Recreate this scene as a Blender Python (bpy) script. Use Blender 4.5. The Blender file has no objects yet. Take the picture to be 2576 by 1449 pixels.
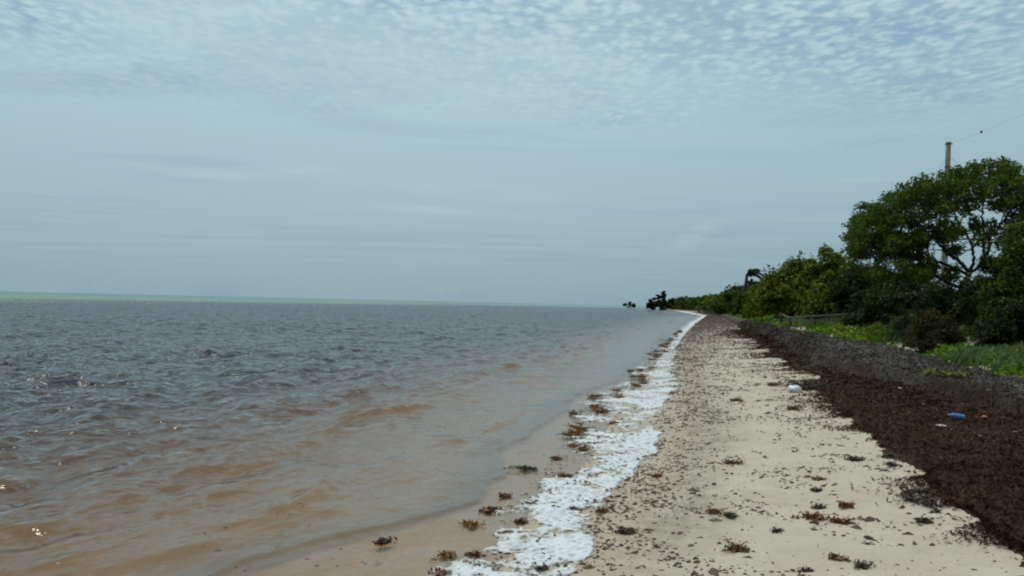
import bpy, math
import numpy as np
from mathutils import Matrix, Vector

# ------------------------------------------------------------------ camera, sky, sun, exposure
sc = bpy.context.scene
COL = sc.collection
F = 2138.0                                   # focal length in units of a 2576 wide picture
PITCH = math.radians(0.99); ROLL = math.radians(1.31)
CAM = np.array([0.0, 0.0, 1.75])
fw = np.array([0, math.cos(PITCH), math.sin(PITCH)])
r0 = np.array([1.0, 0, 0]); u0 = np.array([0, -math.sin(PITCH), math.cos(PITCH)])
RT = math.cos(ROLL)*r0 + math.sin(ROLL)*u0
UP = -math.sin(ROLL)*r0 + math.cos(ROLL)*u0
cam = bpy.data.cameras.new('camera'); camo = bpy.data.objects.new('camera', cam); COL.objects.link(camo)
cam.sensor_width = 36.0; cam.lens = 36.0*F/2576.0; cam.clip_start = 0.05; cam.clip_end = 40000
camo.matrix_world = Matrix(((RT[0], UP[0], -fw[0], CAM[0]), (RT[1], UP[1], -fw[1], CAM[1]),
                            (RT[2], UP[2], -fw[2], CAM[2]), (0, 0, 0, 1)))
sc.camera = camo
sc.view_settings.view_transform = 'Standard'; sc.view_settings.look = 'None'
sc.view_settings.exposure = 0.0; sc.view_settings.gamma = 1.0; sc.view_settings.use_curve_mapping = False
try:
    sc.cycles.filter_width = 2.1             # the photograph is soft
    sc.cycles.max_bounces = 8; sc.cycles.transparent_max_bounces = 12
    sc.cycles.caustics_reflective = False; sc.cycles.caustics_refractive = False
    sc.cycles.use_denoising = True
except Exception:
    pass

SUN_EL, SUN_AZ = math.radians(70), math.radians(-14)   # azimuth from +Y, clockwise positive
sl = bpy.data.lights.new('sun', 'SUN'); so = bpy.data.objects.new('sun', sl); COL.objects.link(so)
sl.energy = 1.5; sl.angle = math.radians(10); sl.color = (1.0, 0.95, 0.86)
sd = Vector((math.sin(SUN_AZ)*math.cos(SUN_EL), math.cos(SUN_AZ)*math.cos(SUN_EL), math.sin(SUN_EL)))
so.rotation_euler = sd.to_track_quat('Z', 'Y').to_euler()

class NT:
    """small helper for node trees"""
    def __init__(s, tree): s.t = tree; s.n = tree.nodes; s.l = tree.links
    def node(s, typ, **kw):
        n = s.n.new(typ)
        for k, v in kw.items(): setattr(n, k, v)
        return n
    def put(s, sock, v):
        if hasattr(v, 'is_output'): s.l.new(v, sock)
        else: sock.default_value = v
    def math(s, op, a, b=0.0, c=None, clamp=False):
        n = s.node('ShaderNodeMath', operation=op, use_clamp=clamp)
        s.put(n.inputs[0], a); s.put(n.inputs[1], b)
        if c is not None: s.put(n.inputs[2], c)
        return n.outputs[0]
    def mix(s, f, a, b, blend='MIX'):
        n = s.node('ShaderNodeMix', data_type='RGBA', blend_type=blend)
        s.put(n.inputs[0], f)
        for i, v in ((6, a), (7, b)):
            s.put(n.inputs[i], v if hasattr(v, 'is_output') else (v[0], v[1], v[2], 1))
        return n.outputs[2]
    def rng(s, v, a, b, c=0.0, d=1.0, smooth=True):
        n = s.node('ShaderNodeMapRange', interpolation_type='SMOOTHSTEP' if smooth else 'LINEAR')
        s.put(n.inputs[0], v)
        for i, q in ((1, a), (2, b), (3, c), (4, d)): n.inputs[i].default_value = q
        return n.outputs[0]
    def noise(s, vec, scale, detail=2.0, rough=0.5, dist=0.0):
        n = s.node('ShaderNodeTexNoise')
        if vec is not None: s.l.new(vec, n.inputs['Vector'])
        n.inputs['Scale'].default_value = scale; n.inputs['Detail'].default_value = detail
        n.inputs['Roughness'].default_value = rough; n.inputs['Distortion'].default_value = dist
        return n.outputs[0]
    def combine(s, x, y, z):
        n = s.node('ShaderNodeCombineXYZ')
        for i, v in enumerate((x, y, z)): s.put(n.inputs[i], v)
        return n.outputs[0]

w = bpy.data.worlds.new('World'); sc.world = w; w.use_nodes = True
g = NT(w.node_tree); g.n.clear()
out = g.node('ShaderNodeOutputWorld'); bg = g.node('ShaderNodeBackground'); bg.inputs[1].default_value = 0.1
g.l.new(bg.outputs[0], out.inputs[0])
sky = g.node('ShaderNodeTexSky', sky_type='NISHITA'); sky.sun_disc = False
sky.sun_elevation = SUN_EL; sky.sun_rotation = SUN_AZ
sky.air_density = 1.0; sky.dust_density = 2.0; sky.ozone_density = 1.0
tc = g.node('ShaderNodeTexCoord'); sep = g.node('ShaderNodeSeparateXYZ'); g.l.new(tc.outputs['Generated'], sep.inputs[0])
X, Y, Z = sep.outputs
zc = g.math('MAXIMUM', Z, 0.015)
px = g.math('DIVIDE', X, zc); py = g.math('DIVIDE', Y, zc)
pl = g.combine(px, py, 0.0)                                    # the cloud deck is a flat layer overhead
wob = g.node('ShaderNodeTexNoise'); g.l.new(pl, wob.inputs['Vector']); wob.inputs['Scale'].default_value = 4.5
vadd = g.node('ShaderNodeMix', data_type='VECTOR'); vadd.inputs[0].default_value = 0.06
g.l.new(pl, vadd.inputs[4]); g.l.new(wob.outputs['Color'], vadd.inputs[5])
puf_a = g.noise(vadd.outputs[1], 15.0, 3.0, 0.55, 0.15)
puf_b = g.noise(vadd.outputs[1], 38.0, 2.0, 0.5)
vor = g.node('ShaderNodeTexVoronoi', feature='SMOOTH_F1'); vor.inputs['Scale'].default_value = 21.0; vor.inputs['Smoothness'].default_value = 0.6
vm = g.node('ShaderNodeMapping'); g.l.new(vadd.outputs[1], vm.inputs[0]); vm.inputs['Scale'].default_value = (1.0, 0.55, 1.0); vm.inputs['Rotation'].default_value = (0, 0, 0.35); g.l.new(vm.outputs[0], vor.inputs['Vector'])
cell = g.rng(vor.outputs['Distance'], 0.15, 0.62, 0.72, 0.28, False)
puff = g.math('ADD', g.math('MULTIPLY', cell, 0.34), g.math('ADD', g.math('MULTIPLY', puf_a, 0.44), g.math('MULTIPLY', puf_b, 0.22)))
big = g.noise(pl, 0.62, 3.0, 0.5)
wisp = g.noise(g.combine(g.math('MULTIPLY', px, 0.16), g.math('MULTIPLY', py, 0.42), 3.0), 1.6, 4.0, 0.6, 0.6)
# puffs are distinct high up and melt into a smooth sheet lower down
upper = g.rng(g.math('ADD', Z, g.math('MULTIPLY', g.math('SUBTRACT', big, 0.5), 0.16)), 0.17, 0.33)
upper = g.math('MULTIPLY', upper, g.rng(X, -0.55, 0.25, 0.45, 1.0))
gap = g.rng(g.math('ADD', puff, g.math('MULTIPLY', g.math('SUBTRACT', g.noise(pl, 2.3, 4.0, 0.6), 0.5), 0.75)), 0.32, 0.60, 1.0, 0.0)                        # 1 in the gaps between puffs
gap = g.math('MULTIPLY', gap, upper)
hole = g.math('MULTIPLY', gap, g.rng(big, 0.50, 0.70))
# sheet colour: dull at the horizon and brighter towards the veiled sun
dotn = g.node('ShaderNodeVectorMath', operation='DOT_PRODUCT'); g.l.new(tc.outputs['Generated'], dotn.inputs[0])
dotn.inputs[1].default_value = sd
glow = g.rng(dotn.outputs['Value'], 0.15, 0.90)
c = g.mix(g.rng(Z, 0.0, 0.36), (2.25, 3.50, 4.20), (2.90, 4.65, 5.45))
c = g.mix(g.math('MULTIPLY', glow, 0.85), c, (6.2, 8.2, 8.6))
c = g.mix(g.math('MULTIPLY', g.rng(wisp, 0.35, 0.72), g.rng(Z, 0.02, 0.10, 0.10, 0.30)), c, (4.1, 5.3, 5.7))
c = g.mix(g.math('MULTIPLY', g.rng(wisp, 0.50, 0.30), 0.22), c, (2.5, 3.5, 4.3))
wl = g.noise(g.combine(g.math('MULTIPLY', px, 0.30), g.math('MULTIPLY', py, 0.62), 8.0), 1.25, 5.0, 0.62, 0.8)
c = g.mix(g.math('MULTIPLY', g.math('MULTIPLY', g.rng(wl, 0.62, 0.76), g.rng(Z, 0.05, 0.10)), g.rng(Z, 0.22, 0.15, 0.0, 0.45)), c, (4.5, 5.9, 5.6))
c = g.mix(g.math('MULTIPLY', g.rng(puff, 0.38, 0.72), g.math('MULTIPLY', upper, 0.62)), c, (5.9, 7.6, 7.7))
c = g.mix(g.math('MULTIPLY', gap, 0.45), c, (1.9, 3.3, 4.7))
c = g.mix(g.math('MULTIPLY', hole, 0.75), c, g.mix(0.35, (1.1, 2.5, 4.0), sky.outputs[0]))
az = g.math('ARCTAN2', X, Y); fine = g.noise(g.combine(g.math('MULTIPLY', az, 9.0), g.math('MULTIPLY', Z, 40.0), 2.0), 2.2, 5.0, 0.65, 0.4)
for u_, v_, wa, wz, tilt, amt in ((1752, 590, .022, .010, .45, .45), (500, 434, .055, .0048, -.02, .42), (775, 427, .028, .0038, .03, .50), (1090, 528, .085, .0046, -.03, .42),
                                  (1200, 480, .16, .009, -.04, .22), (930, 140, .14, .030, -.15, .30), (1250, 150, .16, .045, .0, .30), (560, 120, .16, .016, -.22, .25), (2200, 450, .05, .004, .02, .25)):
    dv = F*fw+(u_-1288.0)*RT+(724.5-v_)*UP; dv = dv/np.linalg.norm(dv); a0, z0 = math.atan2(dv[0], dv[1]), dv[2]     # single wisps and thicker banks seen in this sky
    da = g.math('SUBTRACT', az, a0); dz = g.math('SUBTRACT', g.math('SUBTRACT', Z, z0), g.math('MULTIPLY', da, tilt))
    e_ = g.math('ADD', g.math('POWER', g.math('ABSOLUTE', g.math('DIVIDE', da, wa)), 2.0), g.math('POWER', g.math('ABSOLUTE', g.math('DIVIDE', dz, wz)), 2.0))
    w_ = g.math('MULTIPLY', g.math('EXPONENT', g.math('MULTIPLY', e_, -1.0)), g.rng(fine, 0.30, 0.66, 0.15, 1.0))
    c = g.mix(g.math('MULTIPLY', w_, amt), c, (5.2, 6.9, 6.7))
for u_, v_, wa, wz in ((1130, -5, .17, .020), (2250, 70, .20, .045), (60, 30, .06, .03)):          # thinner places where blue shows between the puffs
    dv = F*fw+(u_-1288.0)*RT+(724.5-v_)*UP; dv = dv/np.linalg.norm(dv)
    e_ = g.math('ADD', g.math('POWER', g.math('ABSOLUTE', g.math('DIVIDE', g.math('SUBTRACT', az, math.atan2(dv[0], dv[1])), wa)), 2.0), g.math('POWER', g.math('ABSOLUTE', g.math('DIVIDE', g.math('SUBTRACT', Z, dv[2]), wz)), 2.0))
    c = g.mix(g.math('MULTIPLY', g.math('MULTIPLY', g.math('EXPONENT', g.math('MULTIPLY', e_, -1.0)), g.rng(puff, 0.60, 0.34)), 0.46), c, (1.45, 3.1, 4.7))
c = g.mix(0.08, c, sky.outputs[0])
g.l.new(c, bg.inputs[0])

# ------------------------------------------------------------------ helpers
def sstep(a, b, x):
    t = np.clip((x-a)/(b-a), 0, 1); return t*t*(3-2*t)

def _h(ix, iy, seed):
    n = (ix*374761393 + iy*668265263 + seed*974711) & 0xFFFFFFFF
    n = ((n ^ (n >> 13))*1274126177) & 0xFFFFFFFF
    return ((n ^ (n >> 16)) & 0xFFFF)/65535.0
def vn(x, y, seed=0):
    x = np.asarray(x, float); y = np.asarray(y, float)
    ix = np.floor(x).astype(np.int64); iy = np.floor(y).astype(np.int64)
    fx = x-ix; fy = y-iy; fx = fx*fx*fx*(fx*(fx*6-15)+10); fy = fy*fy*fy*(fy*(fy*6-15)+10)
    a = _h(ix, iy, seed); b = _h(ix+1, iy, seed); c_ = _h(ix, iy+1, seed); d = _h(ix+1, iy+1, seed)
    return (a*(1-fx)+b*fx)*(1-fy)+(c_*(1-fx)+d*fx)*fy
def fbm(x, y, seed=0, oct=4, gain=0.5):
    s = 0; a = 1; t = 0
    for o in range(oct):
        cs, sn = math.cos(0.7*o), math.sin(0.7*o)
        s = s + a*vn((x*cs-y*sn)*2**o+17.3*o, (x*sn+y*cs)*2**o+5.1*o, seed+o); t += a; a *= gain
    return s/t

def ray(u, v): return F*fw + (u-1288.0)*RT + (724.5-v)*UP
def gp(u, v, z=0.0):
    d = ray(u, v); t = (z-CAM[2])/d[2]; return CAM + d*t
def at(u, v, y):                             # the point a direction reaches at distance y along the coast
    d = ray(u, v); return CAM + d*(y/d[1])

class Curve:
    def __init__(s, pix, z, extra=()):
        P = [gp(u, v, z)[:2] for u, v in pix] + [np.array(e) for e in extra]
        P = sorted(P, key=lambda p: p[1]); s.y = np.array([p[1] for p in P]); s.x = np.array([p[0] for p in P])
    def __call__(s, y):
        y = np.asarray(y, float); r = np.interp(y, s.y, s.x)
        return np.where(y < s.y[0], s.x[0]-(s.y[0]-y)*0.25, r)

FAR = [(60, 300), (70, 374), (74.5, 425), (98, 470), (215, 560), (700, 1300), (3600, 7000), (9000, 16000)]
def far(dx, z=0): return [(x+dx, y) for x, y in FAR]
c_foamR = Curve([(1440,1449),(1462,1400),(1500,1335),(1560,1255),(1585,1205),(1600,1175),(1642,1135),(1652,1090),(1668,1040),
                 (1692,1000),(1702,970),(1695,930),(1700,880),(1720,845),(1750,815),(1781,793.5)], 0.035, far(1.2))
c_foamL = Curve([(1110,1449),(1150,1425),(1185,1380),(1180,1330),(1200,1295),(1270,1255),(1330,1215),(1370,1180),(1400,1140),(1440,1095),
                 (1440,1045),(1470,1015),(1525,985),(1580,955),(1620,920),(1650,890),(1690,850),(1730,815),(1765,795)], 0.0, far(-1.2))
c_lobe = Curve([(560,1449),(640,1405),(760,1370),(930,1335),(1090,1300),(1205,1262),(1245,1215),(1258,1170),(1262,1135),(1300,1112),
                (1350,1100),(1375,1075),(1395,1050),(1435,1030),(1440,1005),(1490,985),(1555,965),(1600,925),(1640,885),(1680,850),(1722,815),(1757,796)], 0.0, far(-2.2))
c_B = Curve([(2576,1395),(2480,1330),(2410,1275),(2370,1232),(2310,1182),(2235,1142),(2190,1092),(2140,1050),(2098,1010),(2075,990),
             (2050,978),(2055,968),(2085,952),(2012,930),(1960,900),(1925,870),(1900,850),(1866,830),(1845,815),(1815,800),(1803,794.5)], 0.2, far(4.5))
c_S = Curve([(2576,1067),(2433,1022),(2314,977),(2258,968),(2151,946),(2096,938),(2020,900),(1947,849),(1892,834),(1838,812),(1822,803),(1806,795.5)], 0.34, far(5.5))
c_V = Curve([(2576,965),(2480,945),(2400,922),(2330,903),(2260,886),(2130,865),(2070,852),(2000,838),(1960,830),(1900,815),(1862,802),(1830,793)], 0.5, far(8.5))
def c_W(y): return 0.62*c_foamL(y)+0.38*c_foamR(y)

def H(x, y):
    """ground height"""
    x = np.asarray(x, float); y = np.asarray(y, float)
    W, R, B, V = c_W(y), c_foamR(y), c_B(y), c_V(y)
    V = np.maximum(V, B+1.0); B = np.maximum(B, R+0.4)
    z = np.where(x < W, np.maximum(-0.045*(W-x), -1.6), 0.0)
    z = np.where(x >= W, 0.04*np.clip((x-W)/np.maximum(R-W, 0.05), 0, 1), z)
    z = z+0.18*np.clip((x-R)/(B-R), 0, 1)
    t = np.clip((x-B)/(V-B), 0, 1); z = z+0.28*t
    q = x-V+1.2*(fbm(x*0.35, y*0.35, 3)-0.5)
    z = z+sstep(0.0, 4.5, q)*(0.75+0.55*(fbm(x*0.22, y*0.22, 5)-0.5))*sstep(0, 1, q+0.6)
    dry = sstep(0, 1.2, x-R)
    fade = np.clip(1.6-np.hypot(x, y)/40, 0, 1)
    z = z+dry*fade*(0.06*(fbm(x*1.1, y*1.1, 11, 3)-0.5)+0.034*(fbm(x*4, y*4, 12, 3)-0.5)-0.022*sstep(.60, .72, vn(x*2.7, y*2.2, 14)))
    return z
def hit(u, v):                               # where a line of sight meets the ground
    z = 0.1
    for _ in range(30):
        p = gp(u, v, z); zn = max(float(H(p[0], p[1])), 0.0)
        z = z*0.4+zn*0.6
    p = gp(u, v, z); p[2] = z; return p

def mesh(name, V, Fc, mat=None, attrs=None, smooth=False):
    V = np.asarray(V, np.float32); Fc = np.asarray(Fc, np.int32); k = Fc.shape[1]
    me = bpy.data.meshes.new(name)
    me.vertices.add(len(V)); me.vertices.foreach_set('co', V.ravel())
    me.loops.add(Fc.size); me.loops.foreach_set('vertex_index', Fc.ravel())
    me.polygons.add(len(Fc)); me.polygons.foreach_set('loop_start', np.arange(0, Fc.size, k, dtype=np.int32))
    me.polygons.foreach_set('loop_total', np.full(len(Fc), k, np.int32))
    if smooth: me.polygons.foreach_set('use_smooth', np.ones(len(Fc), bool))
    for a, arr in (attrs or {}).items():
        arr = np.asarray(arr, np.float32)
        if arr.ndim == 1: at_ = me.attributes.new(a, 'FLOAT', 'POINT'); at_.data.foreach_set('value', arr)
        else:
            at_ = me.attributes.new(a, 'FLOAT_COLOR', 'POINT')
            at_.data.foreach_set('color', np.hstack([arr, np.ones((len(arr), 1), np.float32)]).astype(np.float32).ravel())
    me.update(calc_edges=True)
    if mat: me.materials.append(mat)
    return me
def obj(name, me, parent=None, loc=None, label=None, cat=None, group=None, kind=None):
    o = bpy.data.objects.new(name, me); COL.objects.link(o)
    if loc is not None: o.location = loc
    if parent: o.parent = parent
    if label: o['label'] = label
    if cat: o['category'] = cat
    if group: o['group'] = group
    if kind: o['kind'] = kind
    return o
def grid_faces(nr, nc):
    i = np.arange(nr-1)[:, None]*nc+np.arange(nc-1)[None, :]
    return np.stack([i, i+1, i+nc+1, i+nc], -1).reshape(-1, 4)

class Acc:
    """collects polygons with four corners for one mesh"""
    def __init__(s): s.v = []; s.f = []; s.c = []; s.n = 0
    def add(s, V, Fc, col=None):
        V = np.asarray(V, float); s.v.append(V); s.f.append(np.asarray(Fc)+s.n); s.n += len(V)
        s.c.append(np.broadcast_to(np.asarray(col if col is not None else (1, 1, 1), float), (len(V), 3)))
    def tube(s, P, R, col=None, k=6):
        P = np.asarray(P, float); n = len(P); R = np.broadcast_to(np.asarray(R, float), (n,))
        T = np.gradient(P, axis=0); T /= np.linalg.norm(T, axis=1)[:, None]+1e-9
        ref = np.where(np.abs(T[:, 2:3]) > 0.9, np.array([[1.0, 0, 0]]), np.array([[0, 0, 1.0]]))
        A = np.cross(T, ref); A /= np.linalg.norm(A, axis=1)[:, None]+1e-9; Bv = np.cross(T, A)
        th = np.arange(k)/k*2*math.pi
        V = P[:, None]+R[:, None, None]*(A[:, None]*np.cos(th)[None, :, None]+Bv[:, None]*np.sin(th)[None, :, None])
        fs = []
        for i in range(n-1):
            for j in range(k):
                j2 = (j+1) % k; fs.append((i*k+j, i*k+j2, (i+1)*k+j2, (i+1)*k+j))
        V = V.reshape(-1, 3); m = len(V); V = np.vstack([V, P[0], P[-1]])
        for j in range(0, k, 2):
            fs.append((m, (j+2) % k, (j+1) % k, j)); b = (n-1)*k; fs.append((m+1, b+j, b+(j+1) % k, b+(j+2) % k))
        s.add(V, fs, col)
    def box(s, c, h, R=None, col=None):
        q = np.array([(x, y, z) for x in (-1, 1) for y in (-1, 1) for z in (-1, 1)], float)*np.asarray(h)
        if R is not None: q = q@np.asarray(R).T
        s.add(q+np.asarray(c), [(0,1,3,2),(4,6,7,5),(0,4,5,1),(2,3,7,6),(0,2,6,4),(1,5,7,3)], col)
    def mesh(s, name, mat, smooth=False):
        return mesh(name, np.vstack(s.v), np.vstack(s.f), mat, {'tint': np.vstack(s.c)}, smooth)

def leaves(acc, P, N, size, rng, asp=0.55, cols=((.05,.09,.02),(.09,.14,.03)), jit=0.25, up=None):
    """leaf shaped faces with four corners at P, facing about N"""
    n = len(P); N = N/(np.linalg.norm(N, axis=1)[:, None]+1e-9)
    a = rng.normal(size=(n, 3))
    if up is not None: a = a*0.5+np.asarray(up)
    T = a-N*np.sum(a*N, 1)[:, None]; T /= np.linalg.norm(T, axis=1)[:, None]+1e-9
    Bv = np.cross(N, T); L = (size*(1+jit*rng.normal(size=n)).clip(0.4, 2))[:, None]
    V = np.stack([P-T*L*0.5, P+Bv*L*asp*0.5+N*L*0.06, P+T*L*0.5-N*L*0.08, P-Bv*L*asp*0.5+N*L*0.06], 1).reshape(-1, 3)
    f = np.arange(4*n).reshape(-1, 4)
    t = rng.random(n)[:, None]**1.6
    c0, c1 = np.array(cols[0]), np.array(cols[1])
    cc = (c0*(1-t)+c1*t)*(0.85+0.3*rng.random((n, 1)))
    acc.add(V, f, np.repeat(cc, 4, 0))

# ------------------------------------------------------------------ materials
def new_mat(name):
    m = bpy.data.materials.new(name); m.use_nodes = True; q = NT(m.node_tree); q.n.clear()
    o = q.node('ShaderNodeOutputMaterial'); return m, q, o
def attr(q, name): n = q.node('ShaderNodeAttribute', attribute_name=name); return n
def objco(q): return q.node('ShaderNodeTexCoord').outputs['Object']
def bump(q, h, strength, dist, nrm=None):
    b = q.node('ShaderNodeBump'); b.inputs['Strength'].default_value = strength; b.inputs['Distance'].default_value = dist
    q.l.new(h, b.inputs['Height'])
    if nrm is not None: q.l.new(nrm, b.inputs['Normal'])
    return b.outputs[0]
def simple(name, col, rough=0.8, var=0.25, scale=8.0, bstr=0.3, bdist=0.01, tint=False, spec=0.3, metal=0.0):
    m, q, o = new_mat(name); p = q.node('ShaderNodeBsdfPrincipled'); q.l.new(p.outputs[0], o.inputs[0])
    nz = q.noise(objco(q), scale, 5, 0.6)
    base = attr(q, 'tint').outputs['Color'] if tint else col
    lo = q.mix(1.0, base, (1-var,)*3, 'MULTIPLY'); hi = q.mix(1.0, base, (1+var,)*3, 'MULTIPLY')
    q.l.new(q.mix(q.rng(nz, 0.3, 0.7), lo, hi), p.inputs['Base Color'])
    p.inputs['Roughness'].default_value = rough; p.inputs['Specular IOR Level'].default_value = spec; p.inputs['Metallic'].default_value = metal
    if bstr: q.l.new(bump(q, nz, bstr, bdist), p.inputs['Normal'])
    return m
def leaf_mat(name, trans=0.35, gloss=0.05):
    m, q, o = new_mat(name); t = attr(q, 'tint').outputs['Color']
    d = q.node('ShaderNodeBsdfDiffuse'); q.l.new(t, d.inputs[0])
    tr = q.node('ShaderNodeBsdfTranslucent'); q.l.new(q.mix(1.0, t, (1.25, 1.3, 0.5), 'MULTIPLY'), tr.inputs[0])
    gl = q.node('ShaderNodeBsdfGlossy'); gl.inputs['Roughness'].default_value = 0.45; gl.inputs[0].default_value = (.8, .85, .8, 1)
    a = q.node('ShaderNodeMixShader'); a.inputs[0].default_value = trans; q.l.new(d.outputs[0], a.inputs[1]); q.l.new(tr.outputs[0], a.inputs[2])
    b = q.node('ShaderNodeMixShader'); b.inputs[0].default_value = gloss; q.l.new(a.outputs[0], b.inputs[1]); q.l.new(gl.outputs[0], b.inputs[2])
    q.l.new(b.outputs[0], o.inputs[0]); return m
M_leaf = leaf_mat('leaf', 0.32, 0.015); M_grass = leaf_mat('grass_blade', 0.25, 0.012)
M_bark = simple('bark', (.045, .036, .028), 0.9, 0.4, 14, 0.6, 0.02)
M_wood = simple('weathered_wood', (.085, .08, .075), 0.85, 0.35, 10, 0.4, 0.01)
M_darkwood = simple('dark_post_wood', (.06, .04, .03), 0.9, 0.35, 12, 0.4, 0.01)
M_white_paint = simple('white_painted_wood', (.62, .60, .55), 0.7, 0.2, 9)
M_concrete = simple('concrete_pole', (.27, .22, .185), 0.85, 0.18, 5, 0.3, 0.01)
M_steel = simple('dark_steel', (.05, .05, .05), 0.5, 0.2, 20, 0.1, 0.005)
M_weed = simple('seaweed', None, 0.55, 0.35, 30, 0.4, 0.004, tint=True, spec=0.4)
M_fleck = simple('dry_seaweed', None, 0.8, 0.3, 40, 0.0, 0.0, tint=True, spec=0.15)
M_blue = simple('blue_plastic', (.07, .20, .50), 0.5, 0.12, 14, 0.15, 0.004, spec=0.5)
M_yellowcap = simple('pale_yellow_plastic', (.55, .53, .25), 0.4, 0.1, 14, 0, 0, spec=0.5)
M_bag = simple('white_plastic', (.82, .84, .86), 0.35, 0.06, 10, 0.4, 0.01, spec=0.5)
M_shell = simple('bleached_litter', (.55, .55, .52), 0.7, 0.2, 30)
M_orange = simple('orange_litter', (.42, .13, .05), 0.6, 0.2, 30)
M_tan = simple('dead_leaf', (.34, .24, .13), 0.8, 0.3, 30)

# ------------------------------------------------------------------ ground
def polar(rs, a0, a1, na):
    a = np.radians(np.linspace(a0, a1, na)); Rr, A = np.meshgrid(rs, a, indexing='ij')
    return Rr*np.sin(A), Rr*np.cos(A)
rs = np.concatenate([np.geomspace(1.2, 90, 430), np.geomspace(93, 16000, 70)])
gx, gy = polar(rs, -62, 62, 470)
gz = H(gx, gy)
off_R = gx-c_foamR(gy)
wet = 1-sstep(-0.15, 0.55, off_R-0.5*(fbm(gx*1.3, gy*0.9, 21)-0.4))
far_ = sstep(60, 150, gy)
damp = 1-(1-0.8*far_)*sstep(0.1, 1.0, (off_R-1.1*(fbm(gx*0.8, gy*0.45, 23)-0.25))/(0.7+0.02*gy))
m, q, o = new_mat('sand')
p = q.node('ShaderNodeBsdfPrincipled'); q.l.new(p.outputs[0], o.inputs[0])
co = objco(q); n1 = q.noise(co, 1.6, 5, 0.6); n2 = q.noise(co, 60, 3, 0.7); n3 = q.noise(co, 9, 4, 0.6)
base = q.mix(q.rng(n1, 0.3, 0.7), (.525, .43, .325), (.60, .50, .385))
base = q.mix(q.rng(n2, 0.35, 0.75, 0, 0.45), base, (.36, .30, .235))
base = q.mix(q.rng(n3, 0.52, 0.72, 0, 0.30), base, (.34, .28, .215))
dmp = q.math('MULTIPLY', attr(q, 'damp').outputs['Fac'], q.rng(q.noise(co, 5.5, 4, 0.65), 0.36, 0.60, 0.35, 1.0))
base = q.mix(q.math('MULTIPLY', dmp, 0.60), base, (.235, .19, .14))
base = q.mix(q.math('MULTIPLY', attr(q, 'wet').outputs['Fac'], 0.8), base, (.52, .375, .25))
q.l.new(base, p.inputs['Base Color'])
q.l.new(q.rng(attr(q, 'wet').outputs['Fac'], 0, 1, 0.9, 0.35), p.inputs['Roughness']); p.inputs['Specular IOR Level'].default_value = 0.3
q.l.new(bump(q, q.math('ADD', n3, q.math('MULTIPLY', n2, 0.35)), 0.5, 0.02), p.inputs['Normal'])
V = np.stack([gx, gy, gz], -1).reshape(-1, 3)
obj('beach', mesh('beach', V, grid_faces(*gx.shape), m, {'wet': wet.ravel(), 'damp': damp.ravel()}, True), kind='structure',
    label='pale sand beach running along the shore into the distance', cat='beach')

# ------------------------------------------------------------------ sea
rng = np.random.default_rng(4)
rs = np.concatenate([np.geomspace(1.5, 190, 900), np.geomspace(174, 18000, 70)])
aa = np.radians(np.concatenate([np.linspace(-62, -35, 50), np.linspace(-34.8, 14, 620), np.linspace(14.5, 34, 60)]))
Rr, Aa = np.meshgrid(rs, aa, indexing='ij'); wx, wy = Rr*np.sin(Aa), Rr*np.cos(Aa)
rr = np.hypot(wx, wy)
lob = c_lobe(wy)+0.22*(fbm(wx*0.2+3, wy*1.6, 31, 3)-0.5)*np.clip(wy/6, 1, 3)
o_l = lob-wx                                                # metres seaward of the swash edge
spacing = rr*0.0042
att = sstep(0.0, 3.0, o_l); chop = np.interp(o_l, [0, 3, 9, 25], [.22, .50, .85, 1.0])
zz = np.zeros_like(wx)
ncomp = 96
for i in range(ncomp):
    lam = math.exp(rng.uniform(math.log(0.16), math.log(2.3)))
    th = math.radians(-14+rng.normal()*(46 if lam < 0.6 else 24)); k = 2*math.pi/lam
    a = 0.0056*math.sqrt(lam)*(0.6+0.8*rng.random())
    kr = np.abs(math.cos(th)*wx+math.sin(th)*wy)/rr*k; kt = np.abs(math.cos(th)*wy-math.sin(th)*wx)/rr*k
    keep = sstep(2.2, 4.0, 6.283/(kr*rr*0.0054+1e-6))*sstep(2.2, 4.0, 6.283/(kt*rr*0.00138+1e-6))
    zz += a*keep*(chop if lam < 0.7 else 0.5+0.5*chop)*np.sin(k*(wx*math.cos(th)+wy*math.sin(th))+rng.uniform(0, 6.28)+2.5*fbm(wx*0.3, wy*0.3, 40+i, 2))
zz *= 0.72+0.56*fbm(wx*0.25, wy*0.25, 90, 3)
zz = (zz+1.2*np.maximum(zz, 0)**2)*(0.10+0.90*att)
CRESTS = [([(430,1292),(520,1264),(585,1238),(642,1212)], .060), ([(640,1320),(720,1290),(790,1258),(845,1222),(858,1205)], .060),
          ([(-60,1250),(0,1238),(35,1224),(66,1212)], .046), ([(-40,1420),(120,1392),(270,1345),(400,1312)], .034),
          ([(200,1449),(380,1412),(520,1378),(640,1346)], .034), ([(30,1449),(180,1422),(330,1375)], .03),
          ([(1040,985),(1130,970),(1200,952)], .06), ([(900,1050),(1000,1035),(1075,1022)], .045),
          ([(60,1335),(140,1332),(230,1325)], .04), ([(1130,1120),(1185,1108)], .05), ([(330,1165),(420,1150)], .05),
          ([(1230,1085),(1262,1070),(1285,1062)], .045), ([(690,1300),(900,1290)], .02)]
crest = np.zeros_like(wx)
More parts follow.
